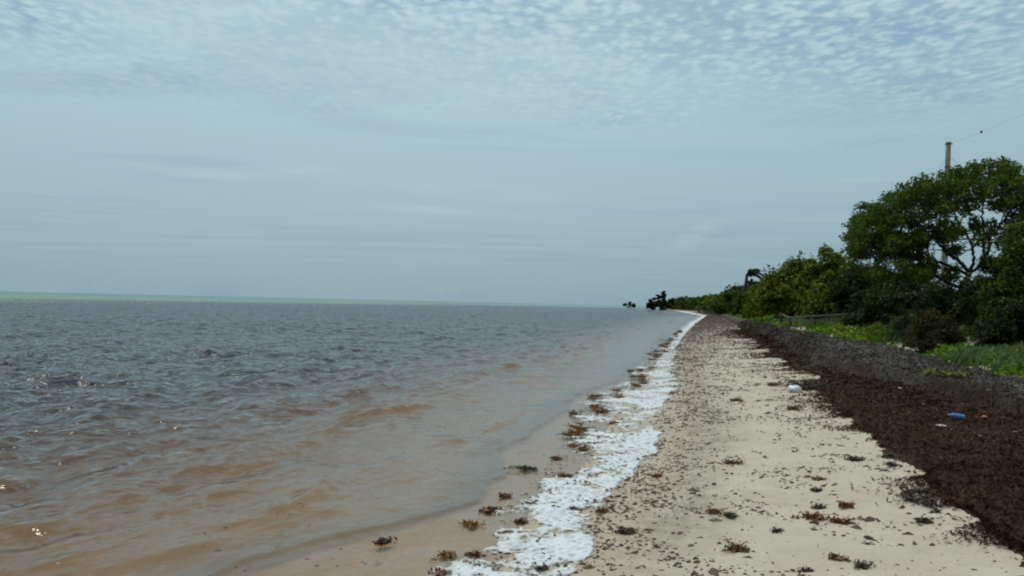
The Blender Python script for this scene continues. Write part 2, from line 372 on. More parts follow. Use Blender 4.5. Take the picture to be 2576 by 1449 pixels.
for pts, hgt in CRESTS:
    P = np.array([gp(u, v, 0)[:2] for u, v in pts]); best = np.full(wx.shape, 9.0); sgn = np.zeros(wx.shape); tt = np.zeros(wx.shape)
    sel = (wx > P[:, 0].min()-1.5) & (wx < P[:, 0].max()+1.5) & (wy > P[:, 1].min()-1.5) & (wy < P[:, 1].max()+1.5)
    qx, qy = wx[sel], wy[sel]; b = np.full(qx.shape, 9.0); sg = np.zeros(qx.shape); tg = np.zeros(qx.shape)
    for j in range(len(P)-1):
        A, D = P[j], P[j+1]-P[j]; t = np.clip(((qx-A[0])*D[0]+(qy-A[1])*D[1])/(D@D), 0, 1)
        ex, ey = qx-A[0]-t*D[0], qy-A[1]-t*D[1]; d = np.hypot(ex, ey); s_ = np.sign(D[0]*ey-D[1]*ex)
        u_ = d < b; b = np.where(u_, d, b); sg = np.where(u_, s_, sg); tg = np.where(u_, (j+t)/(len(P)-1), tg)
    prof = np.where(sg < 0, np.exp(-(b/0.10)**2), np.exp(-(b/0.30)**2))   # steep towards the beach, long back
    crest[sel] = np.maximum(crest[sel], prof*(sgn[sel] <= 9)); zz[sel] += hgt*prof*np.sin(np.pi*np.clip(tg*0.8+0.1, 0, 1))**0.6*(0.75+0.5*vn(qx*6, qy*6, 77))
bore = sstep(-0.02, 0.06, o_l)
zz += 0.014*bore+0.006*sstep(0.25, 0.0, np.abs(o_l-0.08))
zz = np.where(o_l < 0, zz*0.4, zz)
# colour of the water itself by distance from the shore: tan, brown grey, slate, then pale green over the sand flats, teal far out
m_ = sstep(8, 30, o_l); offs = o_l*(1-m_)+np.maximum(0.236*wy+2.0-wx, o_l*0.97)*m_
offs = offs+np.minimum(offs, 60)*0.9*(fbm(wx*0.05, wy*0.05, 51, 4)-0.5)+46*(fbm(wx*0.012, wy*0.006, 52, 5, 0.6)-0.5)*sstep(60, 160, offs)+8*(fbm(wx*0.01, wy*0.004, 53, 3)-0.5)
st = np.array([-1, 0.0, 0.25, 2.6, 6, 14, 40, 100, 122, 140, 200, 420, 900, 5000])
cs = np.array([(.20,.15,.10),(.46,.28,.14),(.37,.275,.185),(.130,.113,.090),(.056,.055,.051),(.040,.041,.040),(.030,.036,.043),(.028,.034,.041),
               (.075,.07,.045),(.15,.20,.08),(.17,.29,.15),(.10,.26,.20),(.055,.19,.175),(.05,.16,.16)])
body = np.stack([np.interp(offs, st, cs[:, k]) for k in range(3)], -1)
pt = (fbm(wx*0.35, wy*0.16, 61, 4)-0.5)[..., None]*np.clip(1.4-offs/90, 0, 1)[..., None]
body = body*(1+1.1*pt)+np.array([.018, .009, .0])*np.maximum(pt, 0)
body = body*(1-0.5*crest[..., None])+0.5*crest[..., None]*np.array([.12, .082, .034])  # amber on crests: weed in them, plus painted glow of light through them
body = np.clip(body, 0.02, 0.6)
cover = np.where(o_l < 0, 0.10, np.interp(o_l, [0, 0.05, 0.22, 0.6, 2.5, 6, 12], [0.20, 0.52, 0.44, 0.20, 0.20, 0.46, 0.96]))
thin_ = np.exp(-np.maximum(-H(wx, wy)+0.03, 0.03)[..., None]*np.array([0.8, 1.7, 3.2]))
m, q, o = new_mat('sea_water')
geo = q.node('ShaderNodeNewGeometry'); pos = geo.outputs['Position']
mp = q.node('ShaderNodeMapping'); q.l.new(pos, mp.inputs[0]); mp.inputs['Rotation'].default_value = (0, 0, math.radians(-14)); mp.inputs['Scale'].default_value = (1.0, 0.62, 1.0)
hA = q.noise(mp.outputs[0], 1.1, 4, 0.55, 0.3); hB = q.noise(mp.outputs[0], 6.5, 3, 0.6, 0.2); hC = q.noise(mp.outputs[0], 0.28, 3, 0.6, 0.3)
hs = q.math('ADD', q.math('MULTIPLY', hA, 0.46), q.math('ADD', q.math('MULTIPLY', hB, 0.075), q.math('MULTIPLY', hC, 0.9)))
calm = attr(q, 'chop').outputs['Fac']
bn = q.node('ShaderNodeBump'); bn.inputs['Distance'].default_value = 1.0; q.l.new(hs, bn.inputs['Height']); q.l.new(q.math('MULTIPLY', calm, 1.0), bn.inputs['Strength'])
df = q.node('ShaderNodeBsdfDiffuse'); q.l.new(attr(q, 'body').outputs['Color'], df.inputs[0]); q.l.new(bn.outputs[0], df.inputs['Normal'])
tp = q.node('ShaderNodeBsdfTransparent'); q.l.new(attr(q, 'stain').outputs['Color'], tp.inputs[0])
gl = q.node('ShaderNodeBsdfGlossy'); gl.inputs['Roughness'].default_value = 0.11; gl.inputs[0].default_value = (.88, .88, .88, 1); q.l.new(bn.outputs[0], gl.inputs['Normal'])
fr = q.node('ShaderNodeFresnel'); fr.inputs[0].default_value = 1.33; q.l.new(bn.outputs[0], fr.inputs['Normal'])
s1 = q.node('ShaderNodeMixShader'); q.l.new(attr(q, 'cover').outputs['Fac'], s1.inputs[0]); q.l.new(tp.outputs[0], s1.inputs[1]); q.l.new(df.outputs[0], s1.inputs[2])
s2 = q.node('ShaderNodeMixShader'); q.l.new(fr.outputs[0], s2.inputs[0]); q.l.new(s1.outputs[0], s2.inputs[1]); q.l.new(gl.outputs[0], s2.inputs[2])
q.l.new(s2.outputs[0], o.inputs[0])
V = np.stack([wx, wy, zz], -1).reshape(-1, 3); Fc = grid_faces(*wx.shape)
keep = (wx-c_foamR(wy) < 0.4).ravel(); Fc = Fc[keep[Fc].all(1)]
used = np.zeros(len(V), bool); used[Fc.ravel()] = True; ren = np.cumsum(used)-1
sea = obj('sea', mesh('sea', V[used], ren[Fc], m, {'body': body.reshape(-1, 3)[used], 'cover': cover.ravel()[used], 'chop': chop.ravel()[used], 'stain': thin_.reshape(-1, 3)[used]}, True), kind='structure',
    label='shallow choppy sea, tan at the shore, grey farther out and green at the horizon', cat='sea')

# ------------------------------------------------------------------ foam along the water's edge
ys = np.geomspace(3.2, 330, 1250); ts = np.linspace(-0.30, 1.12, 200)
L, R = c_foamL(ys)[:, None], c_foamR(ys)[:, None]
R = np.maximum(R, L+0.5)
fx = L+(R-L)*ts[None, :]; fy = np.broadcast_to(ys[:, None], fx.shape)
sc_ = np.clip(1.0/(1+fy/60), 0.3, 1)
warp = 0.5*(fbm(fx*2.2, fy*1.1, 71, 3)-0.5)
nA = fbm((fx+warp)*2.4, fy*2.2+warp*2, 72, 5, 0.6); nB = fbm(fx*8, fy*7, 73, 4, 0.6); nC = fbm(fx*0.6, fy*0.9, 74, 3)
tj = ts[None, :]+0.42*(fbm(fx*0.9+9, fy*1.6, 75, 4, 0.5)-0.5)+0.08*(nB-0.5)
dens = np.interp(tj, [-0.3, -0.08, 0.08, 0.30, 0.5, 0.90, 0.97, 1.03], [-0.6, -0.20, -0.04, 0.02, 0.15, 0.20, 0.10, -0.7])
far_fill = sstep(25, 90, fy)*0.12*(ts[None, :] < 0.98)
val = dens+0.10*sstep(8.5, 5.5, fy)+far_fill+0.95*(nA-0.5)+0.42*(nB-0.5)+0.40*(nC-0.5)+0.12*(fbm(fx*22, fy*18, 79, 2)-0.5)
hgt = 0.004+np.clip(val, 0, 0.5)**0.9*0.042*(0.5+0.9*nB)+0.016*(fbm(fx*16, fy*11, 76, 3)-0.5)*(val > 0.05)
fz = np.maximum(H(fx, fy), 0.002)+np.maximum(hgt, 0.003)
fz = np.where(val < 0.03, np.maximum(H(fx, fy), 0.0)-0.01, fz)
m, q, o = new_mat('foam')
p = q.node('ShaderNodeBsdfPrincipled'); q.l.new(p.outputs[0], o.inputs[0]); co = objco(q)
nz = q.noise(co, 26, 4, 0.7); n2 = q.noise(co, 4.0, 4, 0.6)
thin = q.rng(attr(q, 'thick').outputs['Fac'], -0.02, 0.26)
cc = q.mix(thin, (.48, .43, .37), (.74, .745, .75)); cc = q.mix(q.rng(n2, 0.47, 0.70, 0, 0.45), cc, (.50, .47, .45)); cc = q.mix(q.rng(nz, 0.56, 0.76, 0, 0.5), cc, (.42, .35, .28))
bub = q.node('ShaderNodeTexVoronoi', feature='DISTANCE_TO_EDGE'); q.l.new(co, bub.inputs['Vector']); bub.inputs['Scale'].default_value = 12.0
lace = q.rng(bub.outputs['Distance'], 0.02, 0.22, 0.55, -0.42)
alp = q.math('ADD', q.math('ADD', q.rng(attr(q, 'thick').outputs['Fac'], 0.0, 0.20, 0.0, 1.15), lace), q.math('MULTIPLY', q.math('SUBTRACT', nz, 0.5), 0.9), clamp=True)
q.l.new(alp, p.inputs['Alpha']); q.l.new(cc, p.inputs['Base Color']); p.inputs['Roughness'].default_value = 0.6
p.inputs['Subsurface Weight'].default_value = 0.0
q.l.new(bump(q, nz, 0.5, 0.012), p.inputs['Normal'])
V = np.stack([fx, fy, fz], -1).reshape(-1, 3); Fc = grid_faces(*fx.shape); kp = (val > 0).ravel(); Fc = Fc[kp[Fc].any(1)]
used = np.zeros(len(V), bool); used[Fc.ravel()] = True; ren = np.cumsum(used)-1
obj('sea_foam', mesh('sea_foam', V[used], ren[Fc], m, {'thick': np.clip(val, 0, 1).ravel()[used]}, True), kind='stuff',
    label='ragged white foam left along the edge of the water', cat='foam')

# ------------------------------------------------------------------ brown bank of washed-up seaweed
ys = np.concatenate([np.geomspace(2.2, 60, 620), np.geomspace(61, 420, 130)]); ts = np.linspace(-0.06, 1.06, 190)
Bc, Vc, Sc = c_B(ys), c_V(ys), c_S(ys); Vc = np.maximum(Vc, Bc+1.0); ds = np.clip((Sc-Bc)/(Vc-Bc), 0.12, 0.85)[:, None]
bx = Bc[:, None]+(Vc-Bc)[:, None]*ts[None, :]; by = np.broadcast_to(ys[:, None], bx.shape)
def bank_h(x, y):
    B, V = c_B(y), c_V(y); V = np.maximum(V, B+1.0); t = (x-B)/(V-B); d = np.clip((c_S(y)-B)/(V-B), 0.12, 0.85)
    j = (0.26*(fbm(x*2.2, y*2.2, 81, 5, 0.6)-0.5)*np.clip(y/7, 1, 4)+0.05*(vn(x*22, y*22, 88)-0.5))/(V-B)
    ds_ = (t-d)*(V-B)+0.5*(fbm(x*0.8, y*0.8, 82, 3)-0.5)
    h = 0.06*sstep(-0.012, 0.035, t+j)+0.24*sstep(-0.04, 0.06, ds_)*(0.6+0.8*fbm(x*0.5, y*0.5, 83, 2))
    h = h*(1-sstep(0.72, 0.93, t-0.26*(fbm(x*1.1, y*1.1, 84, 4)-0.5)))
    h = h+(0.20*(fbm(x*2.0, y*2.0, 85, 4)-0.5)+0.035*(fbm(x*14, y*14, 86, 3)-0.5))*sstep(0.0, 0.05, h)
    edge = np.minimum(t+j+0.012, 0.95-t+0.26*(fbm(x*1.1, y*1.1, 84, 4)-0.5))
    return np.where(edge > 0, h, -0.02), t, ds_
bh, bt, bd = bank_h(bx, by)
bz = H(bx, by)+bh
redn = sstep(0.35, -0.35, bd+0.8*(fbm(bx*0.6, by*0.6, 87, 3)-0.5))
m, q, o = new_mat('seaweed_mat')
p = q.node('ShaderNodeBsdfPrincipled'); q.l.new(p.outputs[0], o.inputs[0]); co = objco(q)
nz = q.noise(co, 18, 5, 0.7); nf = q.noise(co, 70, 3, 0.7); nl = q.noise(co, 1.2, 4, 0.6)
cA = q.mix(q.rng(nz, 0.3, 0.7), (.018, .008, .005), (.075, .032, .017)); cB = q.mix(q.rng(nz, 0.3, 0.7), (.036, .030, .025), (.16, .128, .104))
cc = q.mix(attr(q, 'red').outputs['Fac'], cB, cA); cc = q.mix(q.rng(nf, 0.66, 0.74, 0, 0.5), cc, (.16, .12, .09)); cc = q.mix(q.rng(nl, 0.4, 0.65, 0, 0.4), cc, (.022, .014, .011))
q.l.new(cc, p.inputs['Base Color']); p.inputs['Roughness'].default_value = 0.85; p.inputs['Specular IOR Level'].default_value = 0.15
q.l.new(bump(q, q.math('ADD', nz, q.math('MULTIPLY', nf, 0.4)), 0.9, 0.03), p.inputs['Normal'])
bank = obj('seaweed_bank', mesh('seaweed_bank', np.stack([bx, by, bz], -1).reshape(-1, 3), grid_faces(*bx.shape), m, {'red': redn.ravel()}, True),
           kind='stuff', label='long dark brown bank of washed-up seaweed between sand and dune plants', cat='seaweed')
# loose scraps that make its surface
rng = np.random.default_rng(7); n = 150000
y = np.exp(rng.uniform(math.log(3.5), math.log(70), n)); t = rng.random(n)
x = c_B(y)+(np.maximum(c_V(y), c_B(y)+1)-c_B(y))*t; hh, tt, dd = bank_h(x, y)
ok = hh > 0.02; x, y, hh, dd = x[ok], y[ok], hh[ok], dd[ok]; n = len(x)
ne = 42000; ye = np.exp(rng.uniform(math.log(4), math.log(60), ne)); xe = c_B(ye)-np.abs(rng.normal(size=ne))**1.5*0.19*np.clip(ye/10, .8, 3)*sstep(.35, .7, fbm(ye*1.7, ye*0+3, 89, 3))+.05   # thins out over the sand
x, y, hh, dd = np.concatenate([x, xe]), np.concatenate([y, ye]), np.concatenate([hh, 0*xe]), np.concatenate([dd, 0*xe-1]); n = len(x)
N = rng.normal(size=(n, 3))*0.7+np.array([0, 0, 0.9]); P = np.stack([x, y, H(x, y)+hh+0.016], -1)
pat = fbm(x*0.9, y*0.7, 91, 4, 0.6); order = np.argsort(-pat); x, y, hh, dd, P, N = x[order], y[order], hh[order], dd[order], P[order], N[order]; pat = pat[order]
ac = Acc(); size = (0.016+0.0013*y)*(0.7+0.6*rng.random(n))
red = (dd < 0.3*rng.normal(size=n))
for mk, cols in ((red & (pat < .5), ((.020,.009,.006),(.090,.038,.019))), (red & (pat >= .5), ((.032,.015,.009),(.19,.085,.042))),
                 (~red & (pat < .5), ((.038,.030,.025),(.24,.19,.155))), (~red & (pat >= .5), ((.060,.050,.041),(.42,.35,.285)))):
    leaves(ac, P[mk], N[mk], size[mk]*1.5, rng, 0.22, cols, 0.45)
s_ = obj('seaweed_scraps', ac.mesh('seaweed_scraps', M_fleck), parent=bank); s_['kind'] = 'stuff'

# flecks scattered over the sand
def fleck_mesh(P, size, cols, rng, k=6):
    n = len(P); th = (np.arange(k)/k*2*math.pi)[None, :]+rng.random((n, 1))*6
    rad = size[:, None]*(0.35+0.75*rng.random((n, k))); st_ = 0.45+0.6*rng.random((n, 1)); ro = rng.random((n, 1))*3.14
    ex, ey = rad*np.cos(th), rad*np.sin(th)*st_
    X_ = ex*np.cos(ro)-ey*np.sin(ro); Y_ = ex*np.sin(ro)+ey*np.cos(ro)
    ring = np.stack([P[:, None, 0]+X_, P[:, None, 1]+Y_, P[:, None, 2]+0*X_-0.003+0.004*rng.random((n, k))], -1)
    top = P+np.stack([size*0.2*rng.normal(size=n), size*0.2*rng.normal(size=n), size*(0.16+0.3*rng.random(n))], -1)
    V = np.concatenate([ring, top[:, None]], 1).reshape(-1, 3); b = (np.arange(n)*(k+1))[:, None]
    f = np.concatenate([np.stack([b[:, 0]+j, b[:, 0]+(j+1) % k, b[:, 0]+k], -1) for j in range(k)], 0)
    return V, f, np.repeat(cols, k+1, 0)
n = 125000
y = np.exp(rng.uniform(math.log(3.6), math.log(240), n)); t = rng.random(n)
R_, B_ = c_foamR(y), np.maximum(c_B(y), c_foamR(y)+0.4); x = R_-0.1+(B_-R_+0.15)*t
den = 0.05+0.80*sstep(0.52, 0.66, fbm(x*2.3, y*1.9, 101, 4, 0.6))+0.9*sstep(0.45, 0.0, t-0.012*(y-8))*(0.35+0.65*sstep(0.4, 0.6, fbm(x*2, y*1.5, 103, 3)))
ok = rng.random(n) < den*0.50; x, y, t = x[ok], y[ok], t[ok]; n = len(x)
size = (0.006+0.028*rng.random(n)**3.2+0.0008*y)*(1+0.9*(rng.random(n) < 0.06)); P = np.stack([x, y, H(x, y)], -1)
cl = np.array([.085, .060, .042])*(0.45+1.2*rng.random((n, 1)))*np.array([1, 1, 1]); rd = rng.random(n) < 0.15; cl[rd] = np.array([.09, .035, .018])
n2 = 5200; y2 = np.exp(rng.uniform(math.log(4.2), math.log(45), n2)); t2 = rng.uniform(-1.0, 1.0, n2); L2 = c_foamL(y2); x2 = np.where(t2 > 0, L2+(c_foamR(y2)-L2)*t2, L2+t2*2.2)
k2 = fbm(x2*2.0, y2*2.0, 105, 3) > 0.49; x2, y2, t2 = x2[k2], y2[k2], t2[k2]; n2 = len(x2)
P2 = np.stack([x2, y2, np.where(t2 > 0, np.maximum(H(x2, y2), 0)+.020, H(x2, y2))], -1); s2 = 0.006+0.022*rng.random(n2)**2.5+0.0007*y2
P = np.vstack([P, P2]); size = np.concatenate([size, s2]); cl = np.vstack([cl, np.array([.10, .065, .042])*(0.5+rng.random((n2, 1)))])
V, f, cc = fleck_mesh(P, size, cl, rng)
obj('seaweed_flecks', mesh('seaweed_flecks', V, f, M_fleck, {'tint': cc}), kind='stuff', label='small dark flecks of dry seaweed scattered over the pale sand', cat='seaweed')

# ------------------------------------------------------------------ plants covering the dune
def path_mask(x, y):                         # bare sand and the strip in front
    b = gp(2530, 862, 0.9)[:2]; return np.exp(-(((x-b[0])/1.5)**2+((y-b[1])/1.6)**2))
rng = np.random.default_rng(12); n = 150000
y = np.exp(rng.uniform(math.log(7), math.log(190), n)); q_ = rng.random(n)**1.5*np.clip(0.5*y, 6, 14)
x = c_V(y)+q_-0.35; edge = q_+2.6*(fbm(x*0.42, y*0.42, 121, 4, 0.6)-0.56)*np.clip(y/14, 0.7, 2)
pm = path_mask(x, y)
ok = (edge > 0.38) & (fbm(x*1.5, y*1.5, 122, 3) > 0.28+0.5*pm) & (pm < 0.40+0.25*rng.random(n)); x, y = x[ok], y[ok]; n = len(x)
gr = fbm(x*0.30, y*0.30, 123, 3)+0.10*(rng.random(n)-0.5)+0.05*np.clip(x-c_V(y)-2.6, -2.5, 3)
zz0 = H(x, y)
ac = Acc(); mk = gr <= 0.50; k = mk.sum()
hum = 0.05+0.30*sstep(0.35, 0.7, fbm(x*0.9, y*0.9, 124, 3))
P = np.stack([x[mk], y[mk], zz0[mk]+rng.random(k)*hum[mk]], -1); N = rng.normal(size=(k, 3))*0.8+np.array([-.15, -.2, 0.9])
leaves(ac, P, N, 0.05+0.0026*y[mk], rng, 0.7, ((.06,.11,.012),(.22,.33,.03)), 0.35)
obj('beach_creeper', ac.mesh('beach_creeper', M_grass), kind='stuff', label='low bright green creeping plants covering the front of the dune', cat='ground cover')
ac = Acc(); mk = ~mk; k = mk.sum()
bl = (0.22+0.30*rng.random(k))*(0.8+0.4*sstep(10, 40, y[mk])); base_ = np.stack([x[mk], y[mk], zz0[mk]-0.02], -1)
lean = np.stack([0.55+0.3*rng.normal(size=k), 0.15+0.35*rng.normal(size=k)], -1); wd = (0.006+0.0011*y[mk])[:, None]
side = np.stack([lean[:, 1], -lean[:, 0], 0*bl], -1); side /= np.linalg.norm(side, axis=1)[:, None]; ra = rng.random((k, 1))*2-1
side = side*ra+np.array([1.0, 0, 0])*(1-np.abs(ra)); 
mid = base_+np.stack([lean[:, 0]*bl*0.35, lean[:, 1]*bl*0.35, bl*0.55], -1); tip = base_+np.stack([lean[:, 0]*bl, lean[:, 1]*bl, bl*0.78], -1)
V = np.stack([base_, mid+side*wd, tip, mid-side*wd], 1).reshape(-1, 3); tcol = rng.random((k, 1))**1.3
cc = np.array([.045, .085, .02])*(1-tcol)+np.array([.15, .22, .07])*tcol; dd = rng.random(k) < 0.08; cc[dd] = np.array([.17, .14, .08])
ac.add(V, np.arange(4*k).reshape(-1, 4), np.repeat(cc, 4, 0))
obj('dune_grass', ac.mesh('dune_grass', M_grass), kind='stuff', label='wind-bent green grass growing on the dune behind the seaweed', cat='grass')

# ------------------------------------------------------------------ shrubs and trees
def clump_leaves(ac, C, rad, nl, size, rng, cols, asp=0.6, squash=0.8, fill=4.0, upb=0.55):
    d = rng.normal(size=(nl, 3)); d /= np.linalg.norm(d, axis=1)[:, None]; d[:, 2] = np.where(d[:, 2] < -0.45, -d[:, 2], d[:, 2])
    rr_ = rad*rng.random(nl)**(1/fill)*(0.8+0.4*rng.random(nl)); P = np.asarray(C)+d*rr_[:, None]*np.array([1, 1, squash])
    N = d*0.7+rng.normal(size=(nl, 3))*0.45+np.array([0, 0, upb])
    leaves(ac, P, N, np.full(nl, size), rng, asp, cols)
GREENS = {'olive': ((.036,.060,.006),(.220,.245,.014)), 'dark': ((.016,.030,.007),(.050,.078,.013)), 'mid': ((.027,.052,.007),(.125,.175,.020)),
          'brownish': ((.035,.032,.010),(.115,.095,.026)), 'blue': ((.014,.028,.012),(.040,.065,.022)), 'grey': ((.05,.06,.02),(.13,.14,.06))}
def bush(name, label, cat, group, u, vt, hw, y, green, leaf=0.13, nl=7000, seed=0, zb=None, depth=1.0, nclump=34, lean=0.0, stems=4, asp=0.75):
    rng = np.random.default_rng(1000+seed)
    top = at(u, vt, y); r = hw*y/F; cx = top[0]; zg = float(H(cx, y)) if zb is None else zb
    Ht = max(top[2]-zg, 0.8); root = obj(name, None, loc=(cx, y, zg), label=label, cat=cat, group=group)
    ac = Acc(); sa = Acc(); cents = []
    for i in range(nclump):
        th = rng.random()*6.283; e = rng.random()**0.6; rho = math.sqrt(rng.random())
        zf = (0.12+0.88*e)*math.sqrt(max(1-0.80*rho*rho, 0.05)); cr = (0.15+0.16*rng.random())*min(r*1.3, Ht)
        Cc = np.array([math.cos(th)*rho*(r-cr*0.6)+lean*zf*Ht, math.sin(th)*rho*(r-cr*0.6)*depth, max(zf*Ht-cr*0.85, cr*0.35)])
        cents.append(Cc); clump_leaves(ac, Cc, cr, nl//nclump, leaf, rng, GREENS[green], asp)
    for i in range(46):                      # sprigs that break the outline
        Cc = cents[rng.integers(len(cents))]; d = Cc/np.array([r, r, Ht])+rng.normal(size=3)*.35; d[2] = abs(d[2])+.25; d /= np.linalg.norm(d)
        L = rng.uniform(.22, .5)*min(r*1.3, Ht)**.5*(1+leaf); tt = np.linspace(.3, 1.0, 9)[:, None]; Q = Cc+d*L*tt*1.35+np.array([.06, 0, 0])*tt**2
        ac.tube([Cc, Q[4], Q[8]], [.012+leaf*.04, .01, .005], (.05, .04, .03), 4)
        Q = np.repeat(Q, 2, 0)+rng.normal(size=(18, 3))*leaf*.45; leaves(ac, Q, rng.normal(size=(18, 3))*.6+np.array([0, 0, .6]), np.full(18, leaf), rng, asp, GREENS[green])
    for i in range(stems):
        Cc = cents[i*3 % len(cents)]; b = np.array([rng.normal()*0.12*r, rng.normal()*0.12*r, -0.05]); mdp = (b+Cc)/2+rng.normal(size=3)*0.08*r
        sa.tube([b, b*0.6+mdp*0.4, mdp, Cc*0.8+mdp*0.2, Cc], np.array([.07, .06, .045, .03, .012])*Ht/4, (.05, .04, .03), 5)
    obj('foliage', ac.mesh('foliage', M_leaf), root); obj('stem', sa.mesh('stem', M_bark, True), root)
    return root
GB = 'shrubs along the back of the beach'
B_ = [('sea_grape', 'large rounded yellow-green broad-leaved shrub behind the wooden fence', 2010, 636, 100, 66, 'olive', .24, 17000, 70),
 ('sea_grape', 'yellow-green broad-leaved shrub on the seaward side of the fence, bulging over the seaweed bank', 1945, 688, 60, 82, 'olive', .26, 12000, 56),
 ('sea_grape', 'tallest olive green shrub, with a leafy shoot sticking up, left of the spreading tree', 2092, 612, 85, 60, 'olive', .22, 16000, 66),
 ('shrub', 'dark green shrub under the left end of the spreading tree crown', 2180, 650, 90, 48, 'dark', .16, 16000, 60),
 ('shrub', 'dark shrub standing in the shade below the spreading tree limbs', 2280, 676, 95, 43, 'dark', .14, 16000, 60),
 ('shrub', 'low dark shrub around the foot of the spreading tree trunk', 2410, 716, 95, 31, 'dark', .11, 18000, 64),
 ('shrub', 'brownish bush with sparse leaves bulging out of the dune front', 2350, 760, 72, 25, 'brownish', .07, 12000, 50),
 ('shrub', 'tall dark green shrub at the right edge of the picture', 2590, 530, 105, 24.5, 'mid', .085, 27000, 80),
 ('shrub', 'dark mid-height shrub left of the tall shrub at the right edge', 2498, 632, 84, 27, 'dark', .09, 18000, 60),
 ('shrub', 'low dark bush beside the bare sandy patch on the dune', 2545, 735, 80, 22.5, 'dark', .08, 16000, 56),
 ('shrub', 'big shrub cut by the right edge behind the tall one', 2650, 500, 90, 30, 'mid', .11, 16000, 56),
 ('shrub', 'small olive bush at the seaward foot of the fence', 1902, 768, 26, 86, 'olive', .22, 4000, 24),
 ('shrub', 'round green shrub below the palm tree', 1888, 726, 44, 112, 'mid', .28, 9000, 46),
 ('shrub', 'green shrub with a twiggy top left of the palm tree', 1840, 722, 46, 140, 'mid', .34, 8000, 44),
 ('shrub', 'low green bush behind the leaning white stake', 1858, 748, 34, 150, 'mid', .34, 5000, 30),
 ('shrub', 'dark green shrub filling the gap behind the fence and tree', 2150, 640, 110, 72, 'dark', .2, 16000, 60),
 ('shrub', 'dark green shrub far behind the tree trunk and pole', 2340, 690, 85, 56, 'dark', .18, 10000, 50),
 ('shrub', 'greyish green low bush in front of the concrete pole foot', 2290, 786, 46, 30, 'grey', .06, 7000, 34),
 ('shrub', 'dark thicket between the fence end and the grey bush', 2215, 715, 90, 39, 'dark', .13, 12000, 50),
 ('shrub', 'thin green shrub leaning over the fence rails', 2100, 700, 80, 52, 'olive', .18, 12000, 50)]
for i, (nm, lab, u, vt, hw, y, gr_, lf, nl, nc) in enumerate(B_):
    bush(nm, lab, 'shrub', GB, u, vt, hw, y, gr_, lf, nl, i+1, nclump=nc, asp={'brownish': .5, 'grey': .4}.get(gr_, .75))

# far scrub that reads as one mass
rng = np.random.default_rng(33); ac = Acc()
for i in range(230):
    y = math.exp(rng.uniform(math.log(145), math.log(430))); dx = 2+rng.random()**1.3*26
    x = float(c_V(y))+dx; cr = rng.uniform(1.4, 2.6); ht = rng.uniform(3.2, 5.6)*min(1, 0.45+dx/9)
    for k in range(3):
        clump_leaves(ac, (x+rng.normal()*cr*0.6, y+rng.normal()*cr*0.8, float(H(x, y))+ht*(0.25+0.3*k)-cr*0.4), cr, 95, 0.62+0.0011*y, rng, GREENS[('mid', 'dark', 'olive')[rng.integers(3)]], .75)
for i in range(70):
    y = rng.uniform(325, 470); x = float(c_W(y))+rng.uniform(2.5, 14); cr = rng.uniform(1.3, 2.6); ht = rng.uniform(2.5, 6.0)
    for k in range(2): clump_leaves(ac, (x+rng.normal(), y+rng.normal(), max(ht*(0.3+.4*k), cr*.6)), cr, 90, .95, rng, GREENS['mid'], .75)
obj('coastal_scrub', ac.mesh('coastal_scrub', M_leaf), kind='stuff', label='green coastal scrub running along the far curve of the beach', cat='scrub')

# mangroves at the far point
def mangrove(label, u, vt, vb, hw, y, seed, parts, nl=2600, leaf=0.75):
    rng = np.random.default_rng(500+seed); b = at(u, vb, y); root = obj('mangrove', None, loc=(b[0], y, 0), label=label, cat='mangrove', group='mangroves at the far point')
    ac = Acc(); sa = Acc()
    for (du, dv, rp) in parts:
        P = at(u+du, vt+dv, y); C = np.array([P[0]-b[0], rng.normal()*rp*y/F*0.4, P[2]])
        for sub in range(6):
            C2 = C+rng.normal(size=3)*np.array([.65, .6, .45])*rp*y/F; clump_leaves(ac, C2, rp*y/F*rng.uniform(.45, .85), nl//len(parts)//3, leaf*.95, rng, GREENS['blue'], .75, 0.8, 2.0)
        sa.tube([(rng.normal()*.3, 0, -0.6), (C[0]*0.35, 0, C[2]*0.35), (C[0]*0.8, C[1]*.7, C[2]*0.75), C], [.28, .22, .15, .06], (.03, .03, .03), 5)
    for k in range(7):
        a = rng.random()*6.28; rr2 = hw*y/F*0.55; sa.tube([(math.cos(a)*rr2, math.sin(a)*rr2, -0.8), (math.cos(a)*rr2*.7, math.sin(a)*rr2*.7, .6), (0, 0, 1.3)], [.1, .1, .12], (.03, .03, .03), 5)
    obj('crown', ac.mesh('crown', M_leaf), root); obj('trunk', sa.mesh('trunk', M_bark, True), root)
mangrove('low spreading mangrove standing in the water at the left of the far point', 1641, 758, 778, 15, 400, 1, [(-10, 8, 6), (-3, 2, 8), (6, 6, 8), (-11, 13, 5), (4, 13, 7), (12, 8, 6)])
mangrove('tallest mangrove with a flat tower-shaped top on the far point', 1666, 741, 779, 16, 396, 2, [(-5, 4, 6), (4, 3, 7), (0, 12, 8), (-6, 22, 9), (6, 22, 9), (0, 32, 10), (-8, 31, 7), (12, 28, 8)])
mangrove('dark mangrove joining the far point to the scrub', 1692, 751, 779, 14, 400, 3, [(0, 5, 6), (-5, 14, 8), (7, 15, 8), (0, 22, 8)])
mangrove('lone mangrove in open water with its crown split in two', 1581, 762, 775, 14, 640, 4, [(-8, 4, 4.5), (4, 3, 4.5), (10, 4, 4), (15, 9, 4)], 1500, 1.1)

